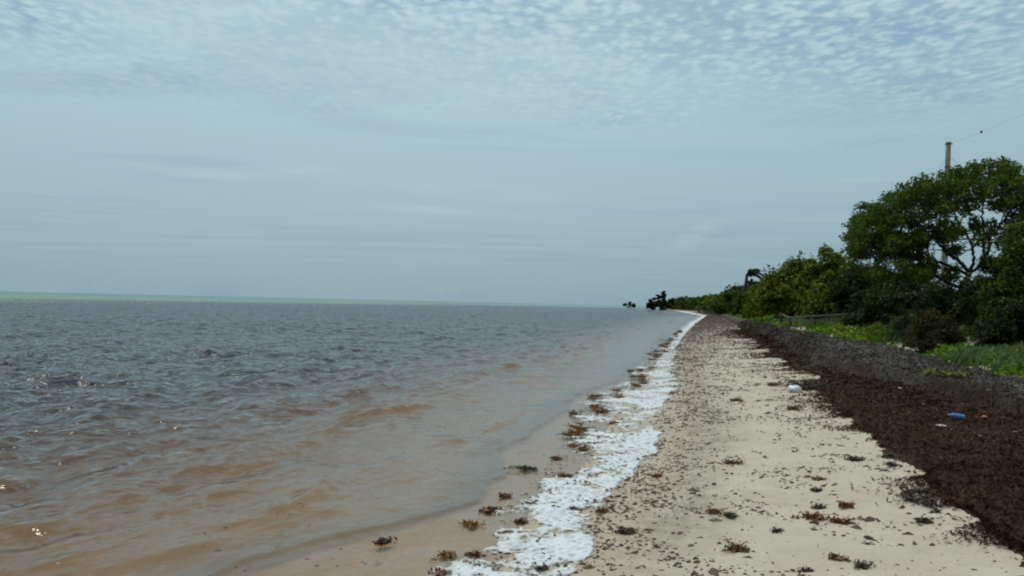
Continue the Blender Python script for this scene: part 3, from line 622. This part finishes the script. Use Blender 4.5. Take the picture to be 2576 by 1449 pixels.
# spreading tree
TY = 33.0
rng = np.random.default_rng(77)
base = at(2412, 790, TY); zg = float(H(base[0], TY)); org = np.array([base[0], TY, zg])
root = obj('spreading_tree', None, loc=org, label='large spreading tree with an open umbrella-shaped crown and many dark limbs', cat='tree')
LIMBS = [([(2412,800),(2414,755),(2422,715),(2440,690)], .26, .20, [0,0,0,0]),
         ([(2420,722),(2392,716),(2368,704),(2340,680),(2314,656),(2280,652),(2240,648),(2190,640)], .15, .03, [0,-.2,-.4,-.6,-.8,-1.1,-1.3,-1.5]),
         ([(2436,692),(2405,676),(2379,665),(2342,652),(2309,626),(2270,600),(2215,585),(2165,575)], .13, .03, [0,.3,.5,.7,.9,1.2,1.4,1.5]),
         ([(2440,690),(2413,656),(2379,630),(2357,608),(2331,584),(2303,554),(2270,520),(2235,510)], .15, .03, [0,-.3,-.6,-.8,-1.0,-1.2,-1.5,-1.6]),
         ([(2440,690),(2450,650),(2450,621),(2427,587),(2411,556),(2395,510),(2385,470)], .14, .03, [0,.2,.4,.7,1.0,1.3,1.5]),
         ([(2440,690),(2470,665),(2476,621),(2474,567),(2472,535),(2478,490),(2490,440)], .13, .03, [0,0,-.2,-.3,-.4,-.6,-.8]),
         ([(2470,665),(2489,626),(2487,600),(2509,578),(2535,540),(2560,500),(2600,470)], .12, .03, [0,.2,.4,.7,.9,1.2,1.4]),
         ([(2450,621),(2476,600),(2520,560),(2540,500),(2545,450)], .08, .02, [.4,.1,-.3,-.6,-.9]),
         ([(2379,630),(2360,580),(2350,530),(2335,480)], .08, .02, [-.6,-.2,.3,.6]),
         ([(2314,656),(2290,620),(2262,575),(2245,530)], .08, .02, [-.8,-.9,-.9,-.9]),
         ([(2472,535),(2440,500),(2430,450)], .06, .02, [-.4,.2,.6])]
tr = Acc(); pool = []
for pts, a, b, dep in LIMBS:
    P = np.array([at(u, v, TY+d*1.3) for (u, v), d in zip(pts, dep)])-org
    tt = np.linspace(0, len(P)-1, len(P)*4); P = np.stack([np.interp(tt, np.arange(len(P)), P[:, k]) for k in range(3)], -1)
    for _ in range(2): P[1:-1] = (P[:-2]+2*P[1:-1]+P[2:])/4
    P[1:-1] += rng.normal(size=(len(P)-2, 3))*0.025
    R_ = np.linspace(a, b, len(P))*0.52; tr.tube(P, R_, (.05, .04, .03), 7); pool += [(p_, r_) for p_, r_ in zip(P[len(P)//4:], R_[len(P)//4:])]
pp = np.array([p_ for p_, _ in pool]); pr = np.array([r_ for _, r_ in pool])
CL = [(2160,562,27),(2148,598,18),(2185,538,28),(2215,562,28),(2228,520,28),(2262,500,30),(2290,482,28),(2308,518,27),(2330,470,30),(2352,498,30),(2378,460,28),
      (2410,452,30),(2440,437,30),(2402,490,28),(2445,470,30),(2480,430,28),(2515,425,30),(2545,424,20),(2490,462,30),(2530,458,32),(2570,452,30),(2558,498,32),(2598,480,40),
      (2250,555,22),(2280,556,20),(2335,540,18),(2378,528,20),(2200,600,22),(2238,612,18),(2180,630,18),(2290,606,14),(2425,515,18),(2470,500,18),(2352,590,13),(2325,632,12),
      (2610,545,50),(2560,560,26),(2515,520,14),(2270,640,14),(2220,645,16),(2395,580,10),(2535,600,18)]
fo = Acc()
def twig(tgt, r_=0.022):
    j = int(np.argmin(np.linalg.norm(pp-tgt, axis=1)+0.35*np.maximum(pp[:, 2]-tgt[2], 0))); s_ = pp[j]; m_ = (s_+tgt)/2+rng.normal(size=3)*0.10+np.array([0, 0, -0.06])
    P = np.array([s_, s_*.55+m_*.45, m_, m_*.4+tgt*.6, tgt]); tr.tube(P, np.linspace(min(r_*1.4, pr[j]*0.7), 0.007, 5), (.05, .04, .03), 5); return P
def spray(u, v, rpx, k):
    for sub in range(k):
        th = rng.random()*6.28; rr2 = math.sqrt(rng.random())*rpx*1.15
        C = at(u+math.cos(th)*rr2, v+math.sin(th)*rr2*0.8, TY+rng.normal()*1.5)-org; rad = rng.uniform(.14, .36)
        if sub % 2 == 0: twig(C, .018)
        m_ = int(44*(rad/.3)**2)+10; d = rng.normal(size=(m_, 3)); d /= np.linalg.norm(d, axis=1)[:, None]
        P = C+d*(rad*rng.random((m_, 1))**.6)*np.array([1.2, 1.2, .7])
        leaves(fo, P, d*.4+rng.normal(size=(m_, 3))*.6+np.array([0, 0, .5]), np.full(m_, .125), rng, .55, GREENS['mid'])
for (u, v, rp) in CL: spray(u, v, rp, int(13*(rp/28)**1.4)+2)
for _ in range(280):                         # looser sprays between the masses
    u = rng.uniform(2140, 2600); top_ = np.interp(u, [2130,2180,2250,2330,2440,2540,2600], [580,520,482,447,418,404,430]); low_ = np.interp(u, [2130,2200,2300,2400,2500,2600], [655,690,695,650,610,660])
    v = top_+22+(low_-top_-22)*rng.random()**1.1
    if fbm(np.array([u/42.0]), np.array([v/42.0]), 222, 2)[0] > 0.455: spray(u, v, 12, 3)
for _ in range(150):                         # thin hanging foliage low on the left side
    u, v = rng.uniform(2145, 2345), rng.uniform(590, 700)
    if fbm(np.array([u/30.0]), np.array([v/30.0]), 225, 2)[0] > 0.50: spray(u, v, 10, 3)
for _ in range(26): spray(rng.uniform(2352, 2412), rng.uniform(560, 700), 9, 2)
obj('crown', fo.mesh('crown', M_leaf), root); obj('trunk', tr.mesh('trunk', M_bark, True), root)

# palm bent by the wind
PY = 118.0
pb = at(1878, 760, PY); zg = float(H(pb[0], PY)); org = np.array([pb[0], PY, zg]); rng = np.random.default_rng(5)
root = obj('palm_tree', None, loc=org, label='lone palm tree above the scrub with its fronds blown to the right', cat='palm')
top = at(1879, 689, PY)-org; P = np.array([(0, 0, -.2), (top[0]*.1-.15, 0, top[2]*.4), (top[0]*.6-.12, 0, top[2]*.75), top]); ac = Acc(); ac.tube(P, [.34, .26, .23, .2], (.08, .07, .06), 7)
obj('trunk', ac.mesh('trunk', M_bark, True), root)
for i in range(18):
    ac = Acc(); L = rng.uniform(1.9, 2.9); a = rng.normal()*0.7; el = rng.uniform(0.15, 1.25) if i < 16 else -0.05
    s_ = top.copy()
    if i >= 16: s_ = at(1877, 709-3*(i-16), PY)-org; a = rng.normal()*.2; L = 3.0
    tt = np.linspace(0, 1, 9); hx = L*tt*math.cos(el)**0.6; P = s_+np.stack([hx*math.cos(a), hx*math.sin(a)*0.8, L*(math.sin(el)*tt*0.8-(0.55 if i < 16 else .12)*tt**2.2)], -1)
    ac.tube(P, np.linspace(.035, .008, 9), (.05, .06, .02), 4)
    for k in range(1, 9):
        for s2 in (-1, 1):
            for r2 in range(3):
                b0 = P[k]-(P[k]-P[k-1])*r2/3; l2 = 0.75*(1-0.5*tt[k]); tip = b0+np.array([0.55, s2*0.55, -0.45+0.2*rng.normal()])*l2
                md = (b0+tip)/2+np.array([0, 0, .06]); ac.add([b0, md+np.array([.055, 0, .055]), tip, md-np.array([.055, 0, .055])], [(0, 1, 2, 3)], np.array([.022, .04, .018])*(.7+.7*rng.random()))
    obj('frond', ac.mesh('frond', M_leaf), root)

# bare dead shrub on the right
rng = np.random.default_rng(9); b = hit(2512, 838); root = obj('dead_shrub', None, loc=b, label='bare grey dead shrub at the edge of the sandy dune patch', cat='dead shrub')
for i in range(7):
    ac = Acc(); d = np.array([rng.normal()*.5-.2, rng.normal()*.3, 1.0]); P = [np.array([0, 0, -.03])]
    for k in range(7): d = d+rng.normal(size=3)*.28; P.append(P[-1]+d*.13)
    ac.tube(P, np.linspace(.024, .006, 8), (.2, .19, .18), 5)
    for k in (3, 4, 5, 6): ac.tube([P[k], P[k]+rng.normal(size=3)*.14+np.array([0, 0, .06]), P[k]+rng.normal(size=3)*.24+np.array([0, 0, .16])], [.010, .007, .004], (.2, .19, .18), 4)
    obj('branch', ac.mesh('branch', M_wood), root)

# ------------------------------------------------------------------ pole and cables
PX = 54.0
pt = at(2386, 357, PX); zg = float(H(pt[0], PX))
root = obj('utility_pole', None, loc=(pt[0], PX, zg), label='tall square concrete utility pole rising behind the spreading tree', cat='pole')
h_ = pt[2]-zg; tb = np.array([at(2372, 760, PX)[0]-pt[0], 0, -.4]); ac = Acc(); N_ = 9; V = []; fs = []
for i in range(N_):
    f_ = i/(N_-1); c0 = tb*(1-f_)+np.array([0, 0, h_])*f_; s_ = .17*(1-f_)+.125*f_; ch = s_*.7
    V += [c0+np.array(e) for e in ((-s_,-ch,0),(-ch,-s_,0),(ch,-s_,0),(s_,-ch,0),(s_,ch,0),(ch,s_,0),(-ch,s_,0),(-s_,ch,0))]
for i in range(N_-1):
    for j in range(8): fs.append((i*8+j, i*8+(j+1) % 8, i*8+8+(j+1) % 8, i*8+8+j))
e = (N_-1)*8; fs += [(e, e+1, e+2, e+3), (e, e+3, e+4, e+7), (e+7, e+4, e+5, e+6)]
ac.add(V, fs); obj('shaft', ac.mesh('shaft', M_concrete), root)
for zz_ in (h_-.12, h_-1.6):
    ac = Acc(); ac.tube([(-.14, 0, zz_-.03), (-.14, 0, zz_+.03)], .03); cxp = tb[0]*(1-zz_/h_)
    ac = Acc(); ac.box((cxp, 0, zz_), (.15, .15, .03)); ac.box((cxp+.22, 0, zz_), (.07, .02, .02)); obj('bracket', ac.mesh('bracket', M_steel), root)
def cable(label, A, Bp, sag, r_=.012, ins=None):
    root = obj('overhead_cable', None, loc=A, label=label, cat='cable', group='cables tied to the concrete pole'); t = np.linspace(0, 1, 24)[:, None]; D = Bp-A
    P = D*t+np.array([0, 0, -sag])*4*t*(1-t); ac = Acc(); ac.tube(P, r_, None, 4); obj('wire', ac.mesh('wire', M_steel, True), root)
    if ins is not None:
        c0 = D*ins+np.array([0, 0, -sag*4*ins*(1-ins)]); ac = Acc(); zc_ = np.linspace(-1, 1, 7)
        d = D/np.linalg.norm(D); ac.tube(c0+d*(zc_*.09)[:, None], .075*np.sqrt(np.maximum(1-zc_**2, .03)), None, 10); obj('insulator', ac.mesh('insulator', M_steel, True), root)
A = at(2394, 361, PX); E = at(2640, 258, 40.0); E2 = at(2503, 313, 46.0)
cable('thin cable rising right from the pole top with a dark round insulator on it', A, E, 0.05, .0035, 0.37)
cable('short guy cable slanting down from the pole into the tree crown', at(2394, 398, PX), at(2440, 445, PX-3), 0.0, .014)
cable('faint thin cable slanting down to the left behind the pole', at(2382, 398, PX), at(2290, 520, PX+25), 0.1, .007)

# ------------------------------------------------------------------ fence and stakes
FY = 53.0
root_p = hit(1986, 828); root = obj('wooden_fence', None, loc=root_p, label='low weathered wooden rail fence half buried in dune grass', cat='fence'); o0 = root_p
def fpost(u, v0, v1, y, r_, mat):
    A, Bp = at(u, v0, y)-o0, at(u-2, v1, y)-o0; Bp[2] -= .25; ac = Acc(); ac.tube([Bp, (A+Bp)/2+np.array([.02, 0, 0]), A], [r_*1.1, r_, r_*.9], None, 7); obj('post', ac.mesh('post', mat), root)
def frail(a, b, r_):
    A, Bp = at(*a)-o0, at(*b)-o0; ac = Acc(); t = np.linspace(0, 1, 5)[:, None]; P = A*(1-t)+Bp*t; P[:, 2] += np.array([0, .01, -.01, .012, 0])
    ac.tube(P, r_, None, 6); obj('rail', ac.mesh('rail', M_wood), root)
fpost(1965, 786, 812, 58, .085, M_darkwood); fpost(1987, 801, 830, 50, .07, M_darkwood)
fpost(2050, 792, 812, 46, .05, M_darkwood); fpost(2131, 788, 810, 44, .09, M_darkwood); fpost(2145, 790, 808, 43.5, .06, M_wood)
frail((1967, 791, 58), (1988, 801, 50), .06); frail((1988, 799, 50), (2050, 795, 46), .05); frail((2046, 796, 46), (2148, 790, 43.5), .055)
frail((1988, 809, 50), (2050, 806, 46), .05); frail((2046, 807, 46), (2148, 804, 43.5), .05)
for u, v0, v1, lab, mt, ln in ((1849, 776, 791.5, 'leaning white painted stake at the top of the far beach', M_white_paint, 2.5), (1841, 779, 791, 'short brown stake just left of the leaning white stake', M_darkwood, 0)):
    y = 165.0; b = at(u, v1, y); ac = Acc(); t_ = at(u+ln, v0, y)-b; ac.tube([(0, 0, -.3), t_*.5, t_], [.15, .14, .13], None, 6); obj('stake', ac.mesh('stake', mt), loc=b, label=lab, cat='stake')

# ------------------------------------------------------------------ seaweed clumps
WC = {'gold': ((.15,.068,.013),(.42,.20,.045)), 'brown': ((.075,.038,.016),(.28,.13,.045)), 'red': ((.11,.042,.020),(.32,.12,.048)), 'dark': ((.042,.029,.021),(.13,.085,.055))}
def weed_mesh(kind, w_, d_, h_, seed, strand=None, n=None):
    rng = np.random.default_rng(seed); ac = Acc(); c0, c1 = WC[kind]
    nb = n or 20; col = lambda: np.array(c0)*(1-(t_ := rng.random()))+np.array(c1)*t_
    spine = strand if strand is not None else None
    if spine is not None: ac.tube(spine, .012, np.array(c0), 5)
    for i in range(nb):
        if spine is not None:
            f_ = rng.random()*(len(spine)-1); j = min(int(f_), len(spine)-2); b = np.array(spine[j])*(1-(f_-j))+np.array(spine[j+1])*(f_-j); b = b+rng.normal(size=3)*.009; L = .045
        else:
            a = rng.random()*6.28; rho = math.sqrt(rng.random())*.75; b = np.array([math.cos(a)*rho*w_, math.sin(a)*rho*d_, rng.random()*h_*.6*(1-rho*.6)]); L = .35*(w_+d_)*(.4+.8*rng.random())*(2.3 if i % 6 == 0 else 1)
        if spine is None: ac.tube([(0, 0, .004), b*.5, b], .003*(1+w_*2), col(), 3)
        a = rng.random()*6.28; d = np.array([math.cos(a), math.sin(a)*.8, .14*rng.normal()+.04]); P = [b]
        for k in range(4): d = d+rng.normal(size=3)*np.array([.4, .4, .25]); P.append(P[-1]+d*L/4)
        P = np.array(P); P[:, 2] = np.clip(P[:, 2], .002, h_*1.3); cc = col(); ac.tube(P, np.linspace(.005, .0025, 5)*(1+w_*2), cc, 4)
        nl = 12; ii = rng.integers(0, 5, nl); Q = P[ii]+rng.normal(size=(nl, 3))*np.array([.016, .016, .008])*(1+2*w_); Q[:, 2] = np.maximum(Q[:, 2], .003)
        leaves(ac, Q, rng.normal(size=(nl, 3))*.7+np.array([0, 0, .7]), np.full(nl, .028*(1+1.6*w_)), rng, .36, (c0, c1), .35)
    return ac.mesh('seaweed_clump', M_weed)
GW = 'seaweed clumps caught along the foam'; GS = 'seaweed scraps lying on the open sand'
# u, v, width px, depth factor, kind, label, group
CW = [(1187,1322,26,1.9,'gold','large golden seaweed clump on the seaward edge of the near foam',GW),
 (1233,1286,34,.7,'brown','spiky brown seaweed clump lying along the top of the nearest foam patch',GW),
 (1313,1316,28,1.0,'brown','dark brown seaweed knot in the middle of the near foam',GW),
 (1268,1250,28,.6,'red','reddish brown seaweed sprig in the clear shallows left of the foam',GW),
 (1323,1179,34,.7,'dark','darkest seaweed clump floating in the shallows, with a tail to its right',GW),
 (1402,1154,17,.8,'red','small red-brown seaweed tuft between the dark floating clump and the foam',GW),
 (1439,1121,17,.9,'gold','small golden seaweed tuft below the round golden one, off the foam',GW),
 (1463,1081,30,.9,'gold','round golden seaweed clump floating clear of the foam',GW),
 (1466,1131,20,1.3,'red','curled reddish seaweed wrapped round a small foam head',GW),
 (1420,1200,40,.6,'gold','long golden seaweed clump with upright tips behind the foam head',GW),
 (1444,1284,30,.7,'dark','dark slanting seaweed strand on top of the foam',GW),
 (1518,1288,18,1.0,'brown','brown seaweed knot at the landward edge of the near foam',GW),
 (1578,1341,40,.6,'dark','dark flat seaweed clump on the sand just right of the near foam',GS),
 (1339,1271,26,.6,'dark','thin dark seaweed piece in the shallows between two foam fingers',GW),
 (1190,1397,24,.8,'red','reddish seaweed tuft near the bottom end of the foam',GW),
 (1124,1399,26,.6,'gold','pale golden seaweed piece in the shallows at the bottom left of the foam',GW),
 (1098,1442,20,.9,'red','red seaweed tuft at the bottom edge of the picture left of the foam',GW),
 (1198,1432,18,1.0,'dark','small black seaweed knot in the foam at the bottom edge',GW),
 (1363,1434,20,1.0,'dark','dark seaweed knot at the bottom edge where foam meets sand',GW),
 (1670,857,16,1.6,'gold',None,GW),(1635,891,16,1.2,'gold',None,GW),(1641,905,20,1.0,'gold',None,GW),(1640,927,26,.6,'gold',None,GW),(1616,947,22,.8,'gold',None,GW),
 (1587,934,24,.5,'dark',None,GW),(1558,1002,36,.9,'gold','broad golden seaweed mass on the foam beside a green tuft',GW),(1493,997,30,.6,'gold',None,GW),(1497,1024,24,.8,'gold',None,GW),
 (1519,1037,34,.5,'brown',None,GW),(1543,1066,28,.6,'gold',None,GW),(1447,1043,32,.9,'brown','brown seaweed clump at the seaward tip of the foam finger',GW),(1622,966,30,.5,'brown',None,GW),
 (1858,1384,46,1.1,'brown','large spiky brown seaweed clump on the sand near the bottom of the picture',GS),
 (2050,1304,44,.7,'red','reddish seaweed clump, left one of the two joined on the open sand',GS),
 (2122,1316,46,.7,'red','reddish seaweed clump, right one of the two joined on the open sand',GS),
 (2130,1275,36,.45,'red','narrow pointed red seaweed piece above the two joined clumps',GS),
 (2064,1279,24,.5,'dark','dark scrap touching the top of the left joined reddish clump',GS),(1799,1290,22,.9,'red','small ragged reddish clump alone on the sand left of the joined clumps',GS),(1840,1299,26,.6,'dark','dark scrap just right of the small ragged reddish clump',GS),
 (2059,1236,22,.6,'dark','dark scrap a little above the joined reddish clumps',GS),(2059,1207,26,.5,'brown','brown scrap farther up the sand in line above the joined reddish clumps',GS),(2245,1170,28,.5,'dark','dark scrap lying close under the seaweed finger of the bank',GS),(2033,1441,22,.9,'dark','dark knot cut by the bottom edge right of the large spiky brown clump',GS),(2168,1427,24,.8,'dark','dark knot nearest the bottom edge on the right half of the sand',GS),
 (2106,1407,26,.7,'brown','brown scrap between the right joined clump and the bottom edge',GS),(1840,1166,44,.5,'brown','wide brown streak of weed in the middle of the sand',GS),(1657,1199,26,.6,'red','reddish piece on the damp sand close to the foam',GS),(2325,1313,26,.5,'dark','dark scrap just below the curled seaweed rope',GS),(1956,1338,16,.9,'dark','tiny dark knot between the spiky brown clump and the joined reddish clumps',GS),
 (1857,1008,36,.4,'red','flat reddish streak left of the white plastic bag',GS),(1996,1030,40,.35,'red','flat reddish seaweed streak on the sand below the white plastic bag',GS),(1948,969,34,.35,'brown','flat brown streak just left of and behind the white plastic bag',GS),(2150,1158,36,.4,'dark','dark flat streak on the sand left of the seaweed finger',GS),
 (2240,1152,40,.45,'dark','dark seaweed finger reaching from the bank onto the sand',GS),
 (963,1367,30,.7,'dark','black seaweed piece lying in the shallow water on its own','seaweed in the water'),(1690,811,17,.7,'brown','far seaweed patch floating left of the distant foam','seaweed in the water')]
shared = {GW: 'small seaweed clump caught in the far part of the foam line', GS: 'small dark seaweed scrap lying on the pale sand'}
for i, (u, v, wpx, df_, kd, lab, grp) in enumerate(CW):
    p_ = hit(u, v); w_ = wpx*0.5*p_[1]/F; h_ = min(max(w_*0.40, .025), .12)
    o = obj('seaweed_clump', weed_mesh(kd, w_, w_*max(df_*1.5, .7), h_, 300+i, n=26 if wpx > 30 else 16), loc=p_, label=lab or shared[grp], cat='seaweed', group=grp)
far_meshes = [weed_mesh(k_, .085, .12, .07, 700+j, n=14) for j, k_ in enumerate(('gold', 'gold', 'brown', 'gold', 'brown'))]
rng = np.random.default_rng(21)
for i in range(44):
    y = math.exp(rng.uniform(math.log(11), math.log(60))); t = rng.uniform(-.06, .42)
    x = float(c_foamL(y)+(c_foamR(y)-c_foamL(y))*t); o = obj('seaweed_clump', far_meshes[i % 5], loc=(x, y, max(float(H(x, y)), 0)+.02), label=shared[GW], cat='seaweed', group=GW)
    o.rotation_euler.z = rng.random()*6.28; k_ = rng.uniform(.45, .95)*(1+y/60); o.scale = (k_, k_, k_)
# twisted rope of seaweed on the sand, and the dark pile beside the bag
pc = [hit(u, v) for u, v in ((2330,1240),(2285,1240),(2272,1250),(2290,1262),(2325,1266),(2345,1276),(2360,1292))]
o0 = pc[0]; st_ = [q_-o0+np.array([0, 0, .02]) for q_ in pc]
obj('seaweed_strand', weed_mesh('dark', .07, .07, .06, 900, st_, 46), loc=o0, label='curled dark rope of seaweed on the sand beside the brown bank', cat='seaweed')
p_ = hit(2045, 978); pile = weed_mesh('dark', .38, .34, .17, 901, None, 190)
obj('seaweed_pile', pile, loc=p_, label='black seaweed pile sticking out of the bank beside the white bag', cat='seaweed')

# ------------------------------------------------------------------ litter
def lump(name, mat, p_, sx, sy, sz, seed, label, cat, group=None, crumple=.3, nu=12, nv=7):
    rng = np.random.default_rng(seed); th = np.linspace(0, 2*math.pi, nu, endpoint=False); ph = np.linspace(-.5*math.pi+.25, .5*math.pi-.12, nv); T, Pp = np.meshgrid(th, ph)
    rr2 = 1+crumple*rng.normal(size=T.shape)*.6; Vv = np.stack([np.cos(T)*np.cos(Pp)*rr2*sx, np.sin(T)*np.cos(Pp)*rr2*sy, (np.sin(Pp)*rr2*.5+.42)*sz*2*.5], -1).reshape(-1, 3)
    fs = [(i*nu+j, i*nu+(j+1) % nu, (i+1)*nu+(j+1) % nu, (i+1)*nu+j) for i in range(nv-1) for j in range(nu)]
    e = (nv-1)*nu; fs += [(e, e+j, e+j+1, e+j+2) for j in range(1, nu-2, 2)]
    return obj(name, mesh(name, Vv, fs, mat, None, False), loc=p_, label=label, cat=cat, group=group)
p_ = hit(1999, 986); lump('plastic_bag', M_bag, p_, .125, .11, .13, 1, 'crumpled white plastic bag on the sand against a black seaweed pile', 'bag', None, .34, 16, 9)
BK = 'bits of litter on the seaweed bank'
def bank_pt(u, v):
    p_ = hit(u, v)
    for _ in range(6):
        h_ = max(float(bank_h(np.array([p_[0]]), np.array([p_[1]]))[0][0]), 0); z = float(H(p_[0], p_[1]))+h_; p_ = gp(u, v, z)
    return p_
for i, (sx_, sy_, wpx, mt, nm, lab) in enumerate([
  (3599,1555,16,M_shell,'plastic_scrap','largest pale scrap, upper middle of the seaweed bank'),
  (3487,1590,9,M_shell,'plastic_scrap','tiny white scrap nearest the black pile on the seaweed bank'),
  (3695,1621,17,M_shell,'plastic_scrap','greyish white scrap left of the blue bottle and above it'),
  (3784,1607,11,M_shell,'plastic_scrap','small round white scrap straight above the blue bottle'),
  (3867,1655,14,M_shell,'plastic_scrap','white scrap just above the right end of the blue bottle'),
  (3805,1725,24,M_shell,'plastic_scrap','wide off-white scrap just below the blue bottle'),
  (4030,1713,30,M_orange,'plastic_scrap','long orange scrap right of and below the blue bottle'),
  (3939,1671,26,M_orange,'plastic_scrap','dull orange scrap right of the blue bottle'),
  (3920,1605,12,M_orange,'plastic_scrap','small bright orange scrap high on the bank at the right'),
  (4055,1744,16,M_shell,'plastic_scrap','white scrap below the long orange one near the right edge'),
  (3440,1412,26,M_tan,'dead_leaf','tan dead leaf near the top of the bank, farthest one'),
  (3579,1449,22,M_tan,'dead_leaf','tan dead leaf below the pale sand strip'),
  (3564,1408,22,M_shell,'plastic_scrap','white scrap on the pale sand strip by the dune plants'),
  (3950,1561,18,M_tan,'dead_leaf','tan dead leaf high on the bank near the right edge'),
  (3945,1590,16,M_tan,'dead_leaf','tan dead leaf just above the small bright orange scrap'),
  (3805,1580,22,M_tan,'dead_leaf','tan twig-like leaf beside a dark hollow in the bank'),
  (4085,1672,20,M_tan,'dead_leaf','tan dead leaf cut by the right edge of the picture'),
  (3170,1316,24,M_shell,'sand_lump','pale lump of stone at the foot of the grass below the fence'),
  (3860,1385,24,M_shell,'sand_lump','pale stone in the green plants below the brownish bush')]):
    u, v = sx_*.629, sy_*.629; p_ = bank_pt(u, v); w_ = wpx*.629*.5*p_[1]/F
    lump(nm, mt, p_, w_, w_*.9, w_*.75 if mt is not M_tan else w_*.4, 40+i, lab, {'plastic_scrap': 'litter', 'dead_leaf': 'leaf', 'sand_lump': 'stone'}[nm], BK if nm != 'sand_lump' else None, .35, 9, 5)
# blue bottle
p_ = bank_pt(2412, 1056); A = at(2427, 1056, p_[1])-p_; Bp = at(2385, 1049, p_[1]+.05)-p_; ax = (Bp-A); L = np.linalg.norm(ax); ax /= L
root = obj('plastic_bottle', None, loc=p_, label='blue plastic bottle with a pale yellow cap lying on the seaweed bank', cat='bottle'); r_ = .034
ac = Acc(); pr_ = [(0, .55), (.02, .9), (.06, 1), (.2, 1), (.22, .94), (.24, 1), (.45, 1), (.47, .94), (.49, 1), (.68, 1), (.78, .85), (.86, .5), (.9, .36), (.94, .36)]
P = np.array([A+ax*L*f_ for f_, _ in pr_])+np.array([0, 0, .03]); ac.tube(P, [r_*k for _, k in pr_], None, 12); obj('body', ac.mesh('body', M_blue, True), root)
ac = Acc(); P = np.array([A+ax*L*f_ for f_ in (.93, .935, 1.0, 1.005)])+np.array([0, 0, .03]); ac.tube(P, [r_*.3, r_*.46, r_*.46, r_*.3], None, 10); obj('cap', ac.mesh('cap', M_yellowcap), root)
# seedlings on the upper edge of the bank
for i, (u, v, lab) in enumerate(((2361, 941, 'left yellow-green seedling patch on the upper edge of the seaweed bank'), (2394, 948, 'yellow seedling patch between the two greener ones on the bank'), (2432, 941, 'right yellow-green seedling patch beside a bare sand strip'))):
    rng = np.random.default_rng(60+i); p_ = bank_pt(u, v); ac = Acc(); n = 60; P = rng.normal(size=(n, 3))*np.array([.16, .16, .02])+np.array([0, 0, .06])
    leaves(ac, P, rng.normal(size=(n, 3))*.5+np.array([0, -.3, 1]), np.full(n, .07), rng, .8, ((.10, .13, .02), (.26, .27, .04)))
    for k in range(n): ac.tube([np.array([0, 0, -.01]), P[k]*np.array([.7, .7, .3]), P[k]], .004, (.08, .1, .03), 4)
    obj('seedling', ac.mesh('seedling', M_grass), loc=p_, label=lab, cat='plant', group='seedlings on the seaweed bank')
